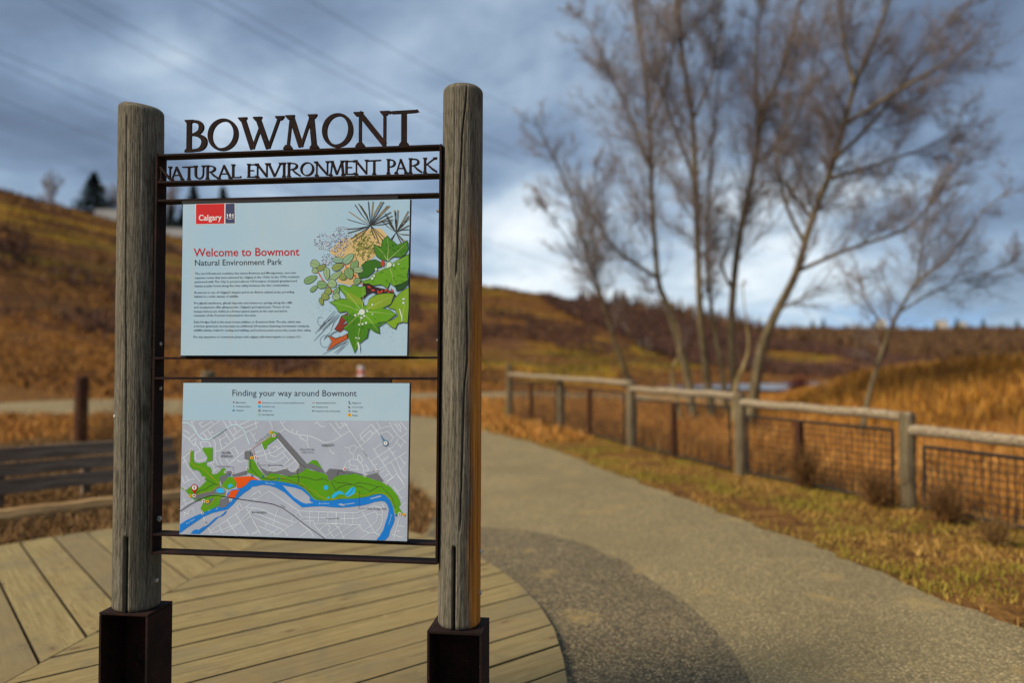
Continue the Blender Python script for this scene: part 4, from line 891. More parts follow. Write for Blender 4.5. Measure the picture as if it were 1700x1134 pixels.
for fn, L in ((m1, [[(270, 90), (330, 190), (380, 280)], [(300, 120), (340, 90)], [(420, 140), (490, 100)], [(420, 140), (470, 205), (640, 100)], [(430, 330), (560, 235), (770, 90)], [(630, 100), (665, 150)], [(490, 300), (560, 405)], [(560, 250), (650, 380), (695, 480), (690, 740), (720, 800), (740, 870)], [(830, 90), (900, 200), (1030, 400)], [(930, 90), (970, 160)], [(1030, 90), (1060, 150)],
        [(850, 280), (960, 440)], [(760, 380), (780, 480), (810, 570)], [(770, 430), (890, 350)], [(700, 610), (780, 600), (1030, 410), (1190, 320)], [(1000, 340), (1140, 240)], [(1010, 200), (1060, 280)], [(1110, 160), (1280, 90)], [(1180, 220), (1443, 110)], [(1380, 100), (1400, 210), (1210, 290)], [(350, 480), (440, 600), (350, 650), (350, 740), (400, 780), (500, 760), (550, 720)],
        [(240, 400), (350, 310)], [(140, 330), (240, 400), (340, 530)], [(300, 440), (370, 390), (340, 520)], [(430, 460), (580, 450), (620, 540)], [(430, 460), (480, 560)], [(140, 730), (280, 620)], [(150, 720), (230, 880), (360, 1040), (430, 1130)], [(130, 820), (210, 760)], [(950, 580), (1020, 540), (1100, 670)], [(940, 590), (1000, 670)], [(770, 690), (780, 780), (830, 850)], [(920, 840), (1100, 690), (1200, 610)],
        [(1060, 760), (1120, 800), (1220, 770)], [(870, 730), (920, 810)], [(630, 820), (690, 940)], [(580, 830), (690, 790)], [(660, 970), (760, 890)], [(600, 300), (640, 280), (660, 310)], [(150, 250), (250, 300)], [(860, 460), (900, 490)]]),
      (m2, [[(490, 95), (530, 180), (535, 260)], [(670, 95), (750, 220), (870, 300), (1000, 335), (1150, 345), (1250, 380), (1443, 470)], [(660, 290), (750, 230)], [(710, 130), (760, 95)], [(870, 290), (890, 220)], [(950, 315), (965, 260)], [(1000, 340), (1020, 390), (1120, 440)], [(1140, 350), (1130, 470), (1160, 560)], [(1260, 150), (1300, 110), (1370, 190), (1443, 190)], [(620, 400), (760, 580), (880, 710), (1000, 850)],
        [(350, 470), (400, 620), (450, 780), (590, 800), (750, 710)], [(250, 640), (360, 600)], [(290, 710), (560, 630), (720, 520)], [(460, 550), (510, 690), (600, 710), (760, 590)], [(540, 560), (600, 520), (650, 580)], [(720, 640), (820, 760)], [(490, 940), (510, 880), (700, 880), (870, 720)], [(800, 880), (940, 770)], [(300, 840), (350, 920), (520, 970), (700, 930), (770, 890), (860, 970), (960, 930)], [(160, 280), (210, 360), (270, 470), (300, 410)], [(210, 360), (250, 300)]]),
      (m3, [[(320, 110), (400, 230), (600, 520), (880, 930)], [(70, 120), (160, 240), (270, 350)], [(0, 470), (160, 430), (280, 350), (420, 265)], [(170, 110), (250, 220), (380, 140)], [(270, 110), (310, 170)], [(590, 430), (770, 260), (820, 320)], [(680, 470), (590, 340), (790, 150), (940, 340)], [(600, 530), (700, 450), (870, 270), (950, 220), (1110, 180)], [(880, 110), (940, 210)], [(1100, 120), (1150, 220), (1250, 350), (1390, 470)], [(1190, 140), (1300, 290)], [(1290, 110), (1400, 250)],
        [(1300, 370), (1400, 300)], [(480, 740), (480, 640), (540, 560), (600, 525)], [(410, 570), (440, 520), (500, 510), (540, 560)], [(410, 570), (430, 640), (470, 660)], [(330, 540), (410, 560)], [(330, 880), (360, 800), (450, 750), (550, 760), (630, 840), (655, 920), (660, 1000)], [(410, 780), (430, 850), (410, 910)], [(430, 850), (530, 870), (570, 930), (420, 920)], [(660, 860), (700, 850), (750, 940), (670, 950)], [(560, 760), (550, 700), (580, 670), (650, 770), (610, 800)],
        [(780, 790), (910, 700), (1080, 590), (1170, 530), (1250, 400)], [(980, 480), (830, 580), (1040, 900), (1140, 1050)], [(950, 310), (1070, 270), (1170, 380), (1100, 470)], [(1070, 540), (1210, 740), (1310, 1000), (1380, 1070)], [(920, 930), (1210, 740), (1390, 625)], [(970, 770), (1080, 700), (1070, 730), (980, 790)], [(1150, 640), (1230, 600), (1160, 660)], [(1130, 800), (1230, 1000), (1320, 1130)], [(1060, 1130), (1230, 1000)], [(1220, 460), (1310, 560)], [(1290, 530), (1350, 460)],
        [(1270, 710), (1360, 830), (1390, 790)], [(1290, 920), (1390, 835)], [(950, 980), (1020, 930)], [(1000, 1060), (1090, 1000)], [(830, 870), (890, 830)], [(70, 540), (90, 620), (160, 660)], [(1240, 140), (1300, 210), (1290, 260)]]),
      (m4, [[(130, 10), (160, 130), (270, 70), (350, 60)], [(190, 0), (240, 80)], [(110, 540), (330, 420)], [(150, 380), (190, 490)], [(130, 440), (210, 400)], [(160, 700), (170, 630), (230, 660), (250, 580)], [(260, 580), (310, 560), (340, 640)], [(590, 960), (900, 760), (1300, 480)], [(600, 990), (780, 940), (1080, 830), (1340, 560)], [(480, 680), (560, 870), (630, 985)], [(900, 760), (1010, 930), (1050, 1000)], [(1050, 660), (1180, 880), (1270, 1015)],
        [(1220, 540), (1300, 690), (1443, 950)], [(760, 860), (830, 985)], [(830, 990), (1080, 850), (1300, 700)], [(1110, 600), (1060, 530), (1110, 480), (1160, 550)], [(1230, 540), (1443, 570)], [(1290, 370), (1443, 260)], [(1180, 1010), (1250, 990)], [(1310, 1010), (1443, 930)]]),
      (m5, [[(0, 330), (100, 260), (150, 330)], [(60, 410), (280, 265), (760, 590), (840, 710)], [(0, 390), (60, 410)], [(0, 560), (120, 570), (400, 690), (700, 800)], [(0, 650), (120, 670), (600, 870)], [(0, 710), (520, 930)], [(430, 570), (340, 840)], [(0, 780), (140, 1015)], [(80, 860), (360, 980), (380, 1020)], [(400, 1020), (520, 940), (780, 770), (870, 710), (1443, 730)], [(240, 820), (210, 900)], [(680, 710), (660, 790)], [(0, 1010), (100, 960)], [(250, 1020), (430, 910)], [(540, 940), (600, 1040)],
        [(790, 800), (970, 940), (1050, 1050)], [(800, 1045), (960, 940)], [(760, 590), (820, 610), (1443, 630)], [(970, 620), (980, 860)], [(1130, 625), (1120, 800)], [(1285, 630), (1280, 800)], [(1425, 630), (1425, 860)], [(870, 780), (1040, 780), (1060, 860), (1130, 940), (1250, 1060)], [(1060, 820), (1443, 830)], [(1120, 940), (1280, 830)], [(1290, 840), (1330, 900), (1290, 930), (1380, 1050)], [(1240, 1040), (1443, 900)], [(720, 670), (780, 620)]]),
      (m6, [[(0, 630), (440, 640), (600, 570), (740, 520), (850, 550), (880, 620), (870, 800), (840, 890), (750, 980), (640, 980), (540, 940), (480, 850)], [(90, 640), (80, 860), (130, 900), (220, 1070)], [(235, 640), (225, 830)], [(375, 650), (370, 830)], [(0, 820), (510, 850)], [(140, 740), (440, 740), (760, 620), (790, 660), (780, 780), (690, 860), (560, 940)], [(530, 620), (750, 980), (920, 1080)], [(790, 670), (870, 675)], [(0, 970), (190, 840)], [(30, 1070), (370, 840)], [(180, 1070), (500, 860)], [(500, 1080), (650, 990)], [(870, 490), (910, 540)],
        [(1170, 710), (1070, 1080)], [(1140, 850), (1250, 880)], [(1120, 940), (1180, 960)], [(1040, 1010), (1230, 1065)], [(1060, 180), (1210, 390), (1270, 355)], [(1140, 270), (1260, 200)], [(950, 110), (1080, 20)], [(1140, 0), (1260, 180)], [(1180, 530), (1270, 465)]])):
    for l in L: rdp.line(fn(l), 1.0)
rdp.done()
BLU, GRN, GRY, ORG, LAKE, MAPG = (.008, .20, .66), (.10, .33, .008), (.155, .165, .19), (.74, .095, .006), (.02, .46, .86), (.40, .45, .55)
rvp = Print('map_river', pB, BLU, .0036)
rvp.poly(m4([(80, 985), (90, 835), (190, 770), (330, 700), (440, 655), (560, 600), (720, 540), (800, 520), (900, 480), (960, 440), (1010, 380), (1050, 300), (1120, 240), (1200, 180), (1290, 90), (1340, 66)]) + m5([(120, 82), (200, 90), (400, 95), (600, 130), (750, 160), (860, 215), (940, 290), (1000, 370), (1070, 420), (1200, 435), (1350, 430)]) +
         m6([(60, 420), (150, 405), (370, 400), (500, 385), (640, 360), (740, 330), (850, 315), (930, 345), (1000, 420), (1050, 530), (1075, 640), (1085, 740), (1060, 830), (1010, 930), (980, 1040), (920, 1105), (770, 1105), (830, 1030), (890, 930), (930, 800), (970, 680), (985, 590), (965, 510), (920, 450), (860, 432), (740, 450), (640, 485), (500, 515), (340, 535), (160, 548), (0, 540)]) +
         m5([(1200, 525), (1000, 530), (840, 545), (700, 440), (540, 290), (400, 210), (280, 170), (150, 155), (60, 180), (-20, 190)]) + m4([(1290, 230), (1180, 300), (1080, 390), (1000, 490), (900, 580), (760, 610), (640, 640), (500, 700), (350, 800), (200, 900), (110, 970)]))
rvp.poly(m4([(270, 995), (320, 935), (370, 920), (410, 930), (480, 880), (560, 850), (650, 760), (700, 720), (780, 690), (830, 650), (870, 605), (890, 605), (870, 650), (820, 690), (740, 720), (680, 780), (600, 850), (520, 920), (420, 1000)]))
rvp.poly(m4([(880, 370), (910, 290), (980, 240), (1090, 222), (1150, 200), (1120, 246), (985, 258), (905, 372)])); rvp.done()
isl = Print('map_island', pB, MAPG, .0042)
isl.poly(m5([(505, 165), (560, 180), (720, 210), (840, 250), (930, 330), (980, 380), (965, 420), (1000, 455), (1035, 468), (900, 480), (820, 450), (700, 370), (600, 270)])).poly(m6([(110, 490), (180, 475), (200, 492), (390, 465), (400, 478), (220, 500), (230, 520), (170, 515)])).poly(m6([(665, 390), (840, 340), (855, 360), (670, 405)])).poly(m4([(560, 595), (610, 585), (600, 600), (565, 605)])).poly(m4([(700, 575), (718, 550), (735, 575)])); isl.done()
gr = Print('map_park', pB, GRN, .0044)
gr.poly(m1([(270, 610), (320, 600), (320, 740), (340, 800), (420, 820), (540, 790), (560, 720), (470, 580), (490, 550), (650, 550), (645, 770), (540, 800), (545, 860), (600, 880), (630, 940), (620, 980), (660, 1010), (720, 1000), (790, 940), (790, 910), (850, 900), (880, 950), (860, 1020), (780, 1040), (760, 1134)]) +
        m4([(770, 175), (690, 225), (640, 260), (350, 325), (320, 380), (360, 445), (250, 340), (205, 250), (260, 190), (350, 230), (430, 200), (540, 90), (500, 50)]) + m1([(470, 1040), (430, 970), (380, 935), (310, 930), (260, 880), (245, 810), (270, 790)]))
gr.poly(m4([(340, 430), (620, 310), (860, 330), (860, 365), (790, 380), (790, 440), (740, 520), (620, 580), (500, 630), (440, 570), (480, 480), (470, 430)])).poly(m4([(800, 170), (840, 100), (920, 20), (1000, 20), (1060, 110), (1040, 190), (920, 240), (860, 220)])).line(m4([(112, 205), (180, 255), (340, 400)]), 1.6)
gr.poly(m2([(130, 760), (180, 740), (230, 780), (290, 900), (370, 990), (430, 1050), (490, 990), (640, 1000), (680, 1020), (810, 1035), (950, 1010), (1090, 930), (1110, 900), (1200, 940), (1300, 960), (1443, 1000)]) + m3([(40, 1040), (60, 1110), (100, 1110), (160, 1050), (230, 1020), (340, 1010), (440, 1010), (500, 990), (580, 1020), (700, 1050), (800, 1090), (950, 1130)]) +
        m6([(940, 155), (1010, 190), (1060, 250), (1130, 340), (1170, 430), (1190, 500), (1150, 530), (1180, 580), (1230, 650), (1100, 680), (1080, 600), (1050, 510), (1000, 410), (930, 340), (850, 312), (740, 325), (640, 355), (500, 380), (370, 395), (150, 400), (60, 415)]) + m5([(1350, 425), (1200, 430), (1070, 415), (1000, 365), (940, 285), (860, 210), (750, 155), (600, 125), (400, 90), (150, 80)]) + m2([(300, 1060), (200, 1010), (90, 970), (130, 900)]))
gr.done()
gy = Print('map_off_leash', pB, GRY, .0050)
gy.poly(m4([(320, 350), (640, 260), (700, 200), (780, 180), (860, 240), (860, 320), (700, 315), (520, 360), (360, 420)])).poly(m4([(520, 460), (620, 390), (680, 390), (560, 515)])).poly(m4([(770, 60), (790, 20), (870, -20), (890, 60), (850, 100), (800, 160)])).poly(m4([(780, 400), (900, 380), (960, 420), (930, 470), (860, 540), (790, 550), (750, 530)])).poly(m1([(870, 960), (960, 950), (1010, 1010), (1240, 940), (1230, 1010), (1100, 1040), (1000, 1050), (960, 1000), (900, 1050), (860, 1080)]))
gy.poly(m2([(610, 300), (650, 290), (1130, 830), (1260, 820), (1380, 900), (1443, 990), (1300, 955), (1110, 895), (1060, 960), (940, 1010), (820, 1035), (650, 1000), (490, 985), (440, 1040), (400, 1010), (330, 900), (270, 820), (300, 840), (350, 900), (450, 950), (560, 965), (700, 930), (770, 900), (860, 970), (960, 930), (1000, 850), (960, 780), (600, 350)]))
gy.poly(m2([(60, 620), (140, 600), (200, 640), (210, 720), (180, 720), (130, 760), (90, 750), (60, 745)])).poly(m3([(0, 990), (70, 910), (200, 920), (340, 940), (480, 965), (620, 1000), (680, 1030), (580, 1020), (500, 990), (340, 1015), (230, 1025), (160, 1055), (90, 1120), (50, 1090), (40, 1035)])).poly(m3([(720, 1020), (890, 980), (1000, 1130), (950, 1130), (700, 1050)])); gy.done()
g2 = Print('map_park', pB, GRN, .0055); g2.poly(m2([(1140, 825), (1230, 760), (1300, 770), (1400, 930), (1300, 860), (1210, 825)])).poly(m2([(350, 460), (520, 330), (490, 290), (530, 265), (620, 295), (600, 340), (615, 385), (435, 520), (450, 555), (390, 580)])).done()
Print('map_closed_area', pB, ORG, .0056).poly(m4([(1000, 35), (1120, 20), (1240, 10), (1330, 15), (1443, 80), (1330, 70), (1290, 80), (1230, 150), (1130, 215), (1060, 210), (1060, 120)])).poly(m4([(960, 260), (1030, 245), (1110, 245), (1070, 300), (1030, 380), (905, 365)])).done()
lk = Print('map_pond', pB, LAKE, .0058)
lk.poly(m4([(710, 240), (780, 205), (840, 230), (855, 280), (800, 300), (720, 290)])).poly(m4([(915, 170), (950, 135), (1000, 170), (960, 200), (920, 220)])).disc(*m5([(1250, 205)])[0], 3.9).poly(m6([(0, 350), (60, 290), (120, 265), (180, 270), (230, 330), (180, 320), (120, 320), (60, 370), (20, 395)])).poly(m6([(230, 310), (280, 270), (330, 215), (390, 190), (415, 230), (400, 300), (350, 340), (280, 365), (240, 340)])).poly(m5([(1255, 390), (1300, 350), (1310, 390)])); lk.done()
ylt = Print('map_trail', pB, (.36, .34, .015), .0062)
for l in (m6([(20, 410), (150, 370), (290, 370), (400, 310), (480, 340), (600, 340), (700, 300), (900, 300), (1010, 370), (1080, 480), (1110, 620)]), m5([(190, 20), (400, 40), (530, 40), (620, 100), (760, 130), (860, 150), (920, 230), (1080, 280), (1120, 340), (1250, 400), (1443, 400)]), m4([(600, 0), (700, 80), (770, 160)]), m4([(360, 325), (640, 260), (740, 180), (800, 180), (870, 260), (850, 350)]), m4([(790, 375), (710, 370), (640, 480), (490, 560), (480, 630)]), m1([(270, 600), (265, 790), (350, 870), (460, 890), (540, 960), (700, 1110)])): ylt.line(l, .9)
ylt.done()
Print('map_path', pB, (.55, .30, .24), .0062).line(m2([(560, 340), (330, 470), (200, 560), (240, 700)]), 1.0).done()
dkt = Print('map_trail', pB, (.05, .055, .04), .0066)
for l in (m6([(20, 70), (100, 120), (280, 125), (390, 160), (450, 120), (620, 140), (790, 190), (850, 180), (930, 260), (1030, 370), (1080, 500), (1100, 560)]), m6([(80, 250), (130, 200), (250, 155), (370, 150)]), m6([(0, 100), (80, 260)]), m6([(400, 185), (480, 180), (580, 220), (660, 270), (790, 195)]), m5([(130, 30), (320, 70), (400, 40), (560, 60), (760, 140), (880, 200), (950, 260), (1050, 370), (1180, 420)]), m5([(600, 10), (900, 30), (1080, 80), (1200, 50), (1290, 90)]), m5([(770, 0), (785, 70), (760, 130)]),
          m4([(510, 50), (680, 140), (770, 170)]), m4([(350, 320), (440, 250), (520, 240), (590, 180), (690, 140)]), m2([(600, 350), (1000, 820), (1110, 890)]), m2([(150, 590), (170, 700), (160, 900), (250, 990), (340, 1100)]), m2([(980, 900), (970, 1000), (990, 1100)]), m3([(205, 1030), (220, 960), (280, 945), (330, 990)]), m6([(260, 350), (330, 300), (390, 200)])): dkt.line(l, .7)
dkt.done()
Print('map_railway', pB, (.035, .028, .03), .0074).line(m4([(90, 610), (250, 500), (420, 410), (600, 345), (700, 340), (900, 370), (1100, 400)]) + m5([(0, 435), (200, 460), (350, 490), (500, 550), (700, 690), (900, 850), (1100, 990), (1230, 1085)]), 1.0).done()
ws = Print('map_marker', pB, WHT, .0076); bd = Print('map_marker_dot', pB, BLK, .0084); rs = Print('map_star', pB, (.42, .015, .02), .0084); yp = Print('parking_disc', pB, (.76, .46, .02), .0080); bt = Print('viewpoint_mark', pB, (.01, .17, .42), .0080)
for fn, L in ((m1, [(290, 595), (865, 968), (1000, 985), (1245, 910), (1285, 585), (1410, 800), (505, 1070)]), (m2, [(770, 900), (915, 955), (978, 890)]), (m4, [(180, 235), (475, 645), (955, 425)]), (m3, [(683, 1030), (883, 948)]), (m6, [(955, 145)])):
    for q in L: x, y = fn([q])[0]; ws.star(x, y, 2.7, 6, .6); bd.disc(x, y, 1.2, 8)
for fn, L in ((m1, [(1385, 718)]), (m2, [(563, 340)]), (m3, [(335, 918)]), (m4, [(332, 342), (493, 433)]), (m6, [(1170, 657)])):
    for q in L: x, y = fn([q])[0]; ws.star(x, y, 4.0, 5, .55); rs.star(x, y, 2.5)
for fn, L in ((m1, [(1315, 725)]), (m2, [(513, 290)]), (m4, [(265, 347), (560, 445)]), (m6, [(1243, 670)])):
    for q in L: x, y = fn([q])[0]; yp.disc(x, y, 2.7); bd.disc(x, y, .95, 8)
for fn, L in ((m1, [(935, 1015), (1322, 1030)]), (m2, [(378, 1040), (635, 1078)]), (m6, [(1107, 675)])):
    for q in L: x, y = fn([q])[0]; bt.poly([(x - 2.1, y + 1.8), (x + 2.1, y + 1.8), (x, y - 2.2)])
x, y = m4([(335, 205)])[0]; rs.disc(x, y, 5.6, 20).poly([(x - 4.9, y + 2.6), (x + 4.9, y + 2.6), (x, y + 11.0)]); ws.done(); bd.done(); rs.done(); yp.done(); bt.done()
Print('pin_disc', pB, WHT, .0088).disc(x, y, 3.9).done(); Print('pin_figure', pB, (.30, .30, .32), .0091).disc(x, y, 1.7, 12, 2.8).done()
x, y = m3([(1030, 475)])[0]
Print('compass_mark', pB, (.10, .24, .38), .0076).poly([(x - 9.5, y - 16), (x + .4, y - 3.6), (x - 3.6, y - 2)]).star(x, y, 5.6, 8, .75).done(); Print('compass_ring', pB, WHT, .0080).disc(x, y, 3.2).done(); Print('compass_hub', pB, (.08, .12, .18), .0083).disc(x, y, 1.1, 10).done()
def mt(s_, f, a, b, cap, bold=.004): (x0, y0), (x1, y1) = f([a, b]); return (s_, x0, y0, x1, y1, cap, bold)
printed_text('map_text', pB, (.04, .045, .06), [mt('SILVER', m1, (800, 655), (965, 655), 3.6), mt('SPRINGS', m1, (783, 715), (990, 716), 3.6), mt('Fournier Area', m1, (722, 883), (958, 885), 2.6), mt('Waterfall Valley', m2, (450, 866), (722, 866), 2.6), mt('Silver Springs', m2, (1008, 592), (1252, 592), 3.0, -.004), mt('Golf Course', m2, (1032, 642), (1240, 642), 3.0, -.004),
             ('VARSITY', 533.5, 741.5, 554.8, 741.5, 3.9, .004), mt('BOWNESS', m5, (-18, 648), (225, 648), 3.3), mt('Dale Hodges Park', m6, (620, 580), (945, 584), 2.9), mt('Bowness Rd NW', m5, (1258, 740), (1475, 742), 2.2), mt('CP Rail', m5, (465, 510), (540, 552), 2.0), mt('Silver Springs Blvd NW', m1, (655, 398), (890, 235), 2.3), mt('Silver Springs Gate NW', m2, (255, 483), (492, 320), 2.2),
             mt('53 St NW', m3, (640, 610), (705, 712), 2.2), mt('40 Ave NW', m3, (715, 1000), (855, 965), 2.2), mt('85 St', m4, (515, 790), (560, 880), 2.0)], .0080, 1)
printed_text('river_text', pB, (.40, .68, .86), [mt('Bow River', m5, (215, 140), (380, 158), 2.6), mt('Bow River', m5, (1135, 490), (1305, 490), 2.6), mt('Bow River', m4, (210, 835), (350, 750), 2.6), mt('Bow River', m6, (1020, 670), (975, 840), 2.4)], .0080, 1)
Print('map_callout', pB, (.06, .06, .07), .0082).line(m6([(480, 255), (470, 562), (600, 564)]), .4).line(m1([(970, 880), (1000, 882), (1000, 960)]), .4).line(m2([(310, 848), (430, 850)]), .4).done()

# ------------------------------------------------------------------ rail fence with mesh panels
fence = thing('rail_fence', (FENCE[3][0], FENCE[3][1], Z_GROUND), 'weathered log rail fence with wire mesh panels along the right of the path', 'fence')
FO = np.array(fence.location)
def lin(a, b, t): return np.array(a) + (np.array(b) - np.array(a)) * t
posts = []
ftop = {0: 715, 1: 689, 2: 655, 3: 635, 4: 626, 5: 605}
for i, (x, y) in enumerate(FENCE):
    z1 = P(850, ftop[i], y)[2] if i else .78
    r_ = .078 if i in (1, 2, 3) else .07
    c = np.array([x, y, Z_GROUND - .05]) - FO; h = z1 - Z_GROUND + .05; mb = MB(); nn = 10
    mb.tube([c + [.004 * math.sin(k), .004 * math.cos(2 * k), h * k / nn] for k in range(nn + 1)] + [c + [0, 0, h + .012]], [r_ * (1 + .03 * math.sin(k * 1.7 + i)) for k in range(nn + 1)] + [r_ * .82], 14)
    mb.build('post', M['fpost'], fence, smooth=False); posts.append(z1)
def rail(i0, i1, py0, py1, px0, px1):
    """log rail between two posts; pixel heights at the far-left end and the near-right end"""
    a, b = FENCE[i0], FENCE[i1]; za = P(px0, py0, a[1])[2]; zb = P(px1, py1, b[1])[2]
    A_, B_ = np.array([a[0], a[1], za]) - FO, np.array([b[0], b[1], zb]) - FO; d = (B_ - A_) / np.linalg.norm(B_ - A_); mb = MB(); n = 14
    A_ = A_ - d * .04; B_ = B_ + d * .06
    mb.tube([lin(A_, B_, k / n) + [0, 0, .006 * math.sin(k * 1.3)] for k in range(n + 1)], [.053 + .002 * math.sin(k * 2.1 + i0) for k in range(n + 1)], 12)
    o = mb.build('rail', M['rail'], fence); return za, zb
heights = {}
heights[(5, 3)] = rail(5, 3, 622, 636.5, 845, 1047); heights[(3, 2)] = rail(3, 2, 646, 658, 1047, 1230); heights[(2, 1)] = rail(2, 1, 669, 692, 1237, 1508)
za = P(1515, 714, 7.7)[2]
a, b = FENCE[1], FENCE[0]; mb = MB(); mb.tube([np.array([*lin(a, b, k / 12), za + .004 * math.sin(k)]) - FO for k in range(13)], [.056 + .002 * math.sin(k * 1.9) for k in range(13)], 12); mb.build('rail', M['rail'], fence)
def mesh_panel(a, b, ztop_a, ztop_b, t0, t1, zb, mids):
    A2, B2 = lin(a, b, t0), lin(a, b, t1); D = B2 - A2; Ln = float(np.linalg.norm(D)); d = D / Ln; nrm = np.array([-d[1], d[0]]) * .02
    zt = lambda t: ztop_a + (ztop_b - ztop_a) * t
    pt = lambda t, z, s=0.0: np.array([*(A2 + D * t + nrm * s), z]) - FO
    fr = MB(); w = .018
    fr.tube([pt(0, zb), pt(0, zt(0))], w, 6); fr.tube([pt(1, zb), pt(1, zt(1))], w, 6); fr.tube([pt(0, zt(0)), pt(1, zt(1))], w, 6); fr.tube([pt(0, zb + .03), pt(1, zb + .03)], w, 6)
    o = fr.build('panel_frame', M['darkmetal'], fence)
    wm = MB(); nv = int(Ln / .075)
    for k in range(1, nv): wm.tube([pt(k / nv, zb + .03, .4), pt(k / nv, zt(k / nv), .4)], .0052, 4, False)
    nh = int((zt(.5) - zb) / .075)
    for k in range(1, nh): wm.tube([pt(0, zb + .03 + (zt(0) - zb - .03) * k / nh, .7), pt(1, zb + .03 + (zt(1) - zb - .03) * k / nh, .7)], .0052, 4, False)
    wm.build('wire_mesh', M['darkmetal'], o)['kind'] = 'stuff'
    for m_ in mids:
        ms = MB(); c = pt(m_, 0, -1.5); ms.box(c + np.array([0, 0, (zb + zt(m_)) / 2]), (.075, .075, zt(m_) - zb), Matrix.Rotation(math.atan2(d[1], d[0]), 3, 'Z')); ms.build('mid_post', M['bollard'], fence, bevel=.004)
zb = Z_GROUND + .03
mesh_panel(FENCE[2], FENCE[1], heights[(2, 1)][0] - .17, heights[(2, 1)][1] - .15, .06, .93, zb, [.42]); mesh_panel(FENCE[3], FENCE[2], heights[(3, 2)][0] - .17, heights[(3, 2)][1] - .17, .06, .93, zb, [.48])
mesh_panel(FENCE[4], FENCE[3], heights[(5, 3)][1] - .14, heights[(5, 3)][1] - .17, .06, .93, zb, [.5]); mesh_panel(FENCE[5], FENCE[4], heights[(5, 3)][0] - .2, heights[(5, 3)][1] - .10, .06, .93, zb, [.5])
mesh_panel(FENCE[1], FENCE[0], za - .15, za - .15, .075, .94, zb, [.55])

# ------------------------------------------------------------------ low barrier, kerb timber, posts on the left
b0 = P(-60, 822, 7.55); b1 = P(286, 786, 9.0); bar = thing('board_barrier', (b1[0], b1[1], Z_GROUND), 'low barrier of three weathered grey boards behind the left log post', 'barrier')
BO = np.array(bar.location); ends = [((-60, 737, 749), (284, 725, 743)), ((-60, 774, 796), (286, 746.5, 764.5)), ((-60, 801, 826), (287.5, 767, 786))]
ends[0] = ((-60, 748, 772), (284, 725, 743))
b0 = np.array([P(-60, 800, 7.45)[0], 7.45]); b1 = np.array([P(285, 760, 9.0)[0], 9.0]); bd_ = (b1 - b0) / np.linalg.norm(b1 - b0); bn = np.array([bd_[1], -bd_[0]])
for i, (l, r_) in enumerate(ends):
    z0a, z1a = P(l[0], l[2], b0[1])[2], P(l[0], l[1], b0[1])[2]; z0b, z1b = P(r_[0], r_[2], b1[1])[2], P(r_[0], r_[1], b1[1])[2]; th_ = .045; off = bn * (.05 * i)
    mb = MB(); q0, q1 = b0 + off, b1 + off + bd_ * (.015 * i); c = np.array([*((q0 + q1) / 2), 0])
    ids = []
    for (q, za_, zb_) in ((q0, z0a, z1a), (q1, z0b, z1b)):
        for s_, z in ((0, za_), (1, za_), (1, zb_), (0, zb_)): mb.v.append(tuple(np.array([*(q + bn * th_ * s_), z]) - np.array([c[0], c[1], z0a])))
    mb.f += [(3, 2, 1, 0), (4, 5, 6, 7), (0, 1, 5, 4), (1, 2, 6, 5), (2, 3, 7, 6), (3, 0, 4, 7)]
    # turn the board so its grain runs along local x
    yaw = math.atan2(bd_[1], bd_[0]); Rm = Matrix.Rotation(-yaw, 3, 'Z'); mb.v = [tuple(Rm @ Vector(v)) for v in mb.v]
    o = mb.build('board', M['board'], bar, tuple(np.array([c[0], c[1], z0a]) - BO), bevel=.005); o.rotation_euler.z = yaw
for t in (.15, .55, .93):
    q = lin(b0, b1, t) - bn * .05; mb = MB(); mb.box((q[0] - BO[0], q[1] - BO[1], .19), (.09, .09, .46), Matrix.Rotation(math.atan2(bd_[1], bd_[0]), 3, 'Z')); mb.build('stake', M['board'], bar, bevel=.006)
k0, k1 = G(-80, 884, Z_GROUND), G(420, 822, Z_GROUND); kv = (k1 - k0) / np.linalg.norm(k1 - k0); kc = (k0 + k1) / 2; mb = MB(); n = 20; Lk = float(np.linalg.norm(k1 - k0))
prof = [(-.085, 0), (.085, 0), (.09, .10), (.06, .155), (.0, .168), (-.06, .155), (-.09, .10)]
for k in range(n + 1):
    for (a_, h_) in prof: mb.v.append((-Lk / 2 + Lk * k / n, a_ + .006 * math.sin(k * .9), h_ + .006 * math.sin(k * 1.7)))
for k in range(n):
    for j in range(7): A_ = k * 7 + j; B_ = k * 7 + (j + 1) % 7; mb.f.append((A_, B_, B_ + 7, A_ + 7))
mb.f += [tuple(range(6, -1, -1)), tuple(n * 7 + j for j in range(7))]
kb = mb.build('kerb_timber', M['kerb'], None, (kc[0], kc[1], Z_GROUND - .01)); kb.rotation_euler.z = math.atan2(kv[1], kv[0]); tag(kb, 'long tan landscape timber lying in straw beyond the deck', 'timber')
def round_post(name, px, ytop, Y, r_, m, label, cat='post', lean=0):
    x = P(px, 600, Y)[0]; z1 = P(px, ytop, Y)[2]; z0 = tz(x, Y) - .04; mb = MB(); h = z1 - z0
    mb.tube([(lean * k / 8, 0, h * k / 8) for k in range(9)] + [(lean, 0, h + r_ * .15)], [r_ * (1 + .02 * math.sin(k * 2.3)) for k in range(9)] + [r_ * .8], 16)
    return tag(mb.build(name, m, None, (x, Y, z0)), label, cat)
round_post('wooden_post', 135, 626, 13.6, .115, M['bollard'], 'dark brown wooden post standing in dry grass by the path bend', lean=.02)
round_post('wooden_post', 346, 618, 11.5, .105, M['fpost'], 'grey wooden post whose top shows between the two panels')
mk = thing('marker_post', (P(599.5, 620, 27)[0], 27, tz(P(599.5, 620, 27)[0], 27) - .02), 'red and white banded marker post far off, seen between the panels', 'marker')
h = P(600, 608, 27)[2] - mk.location.z
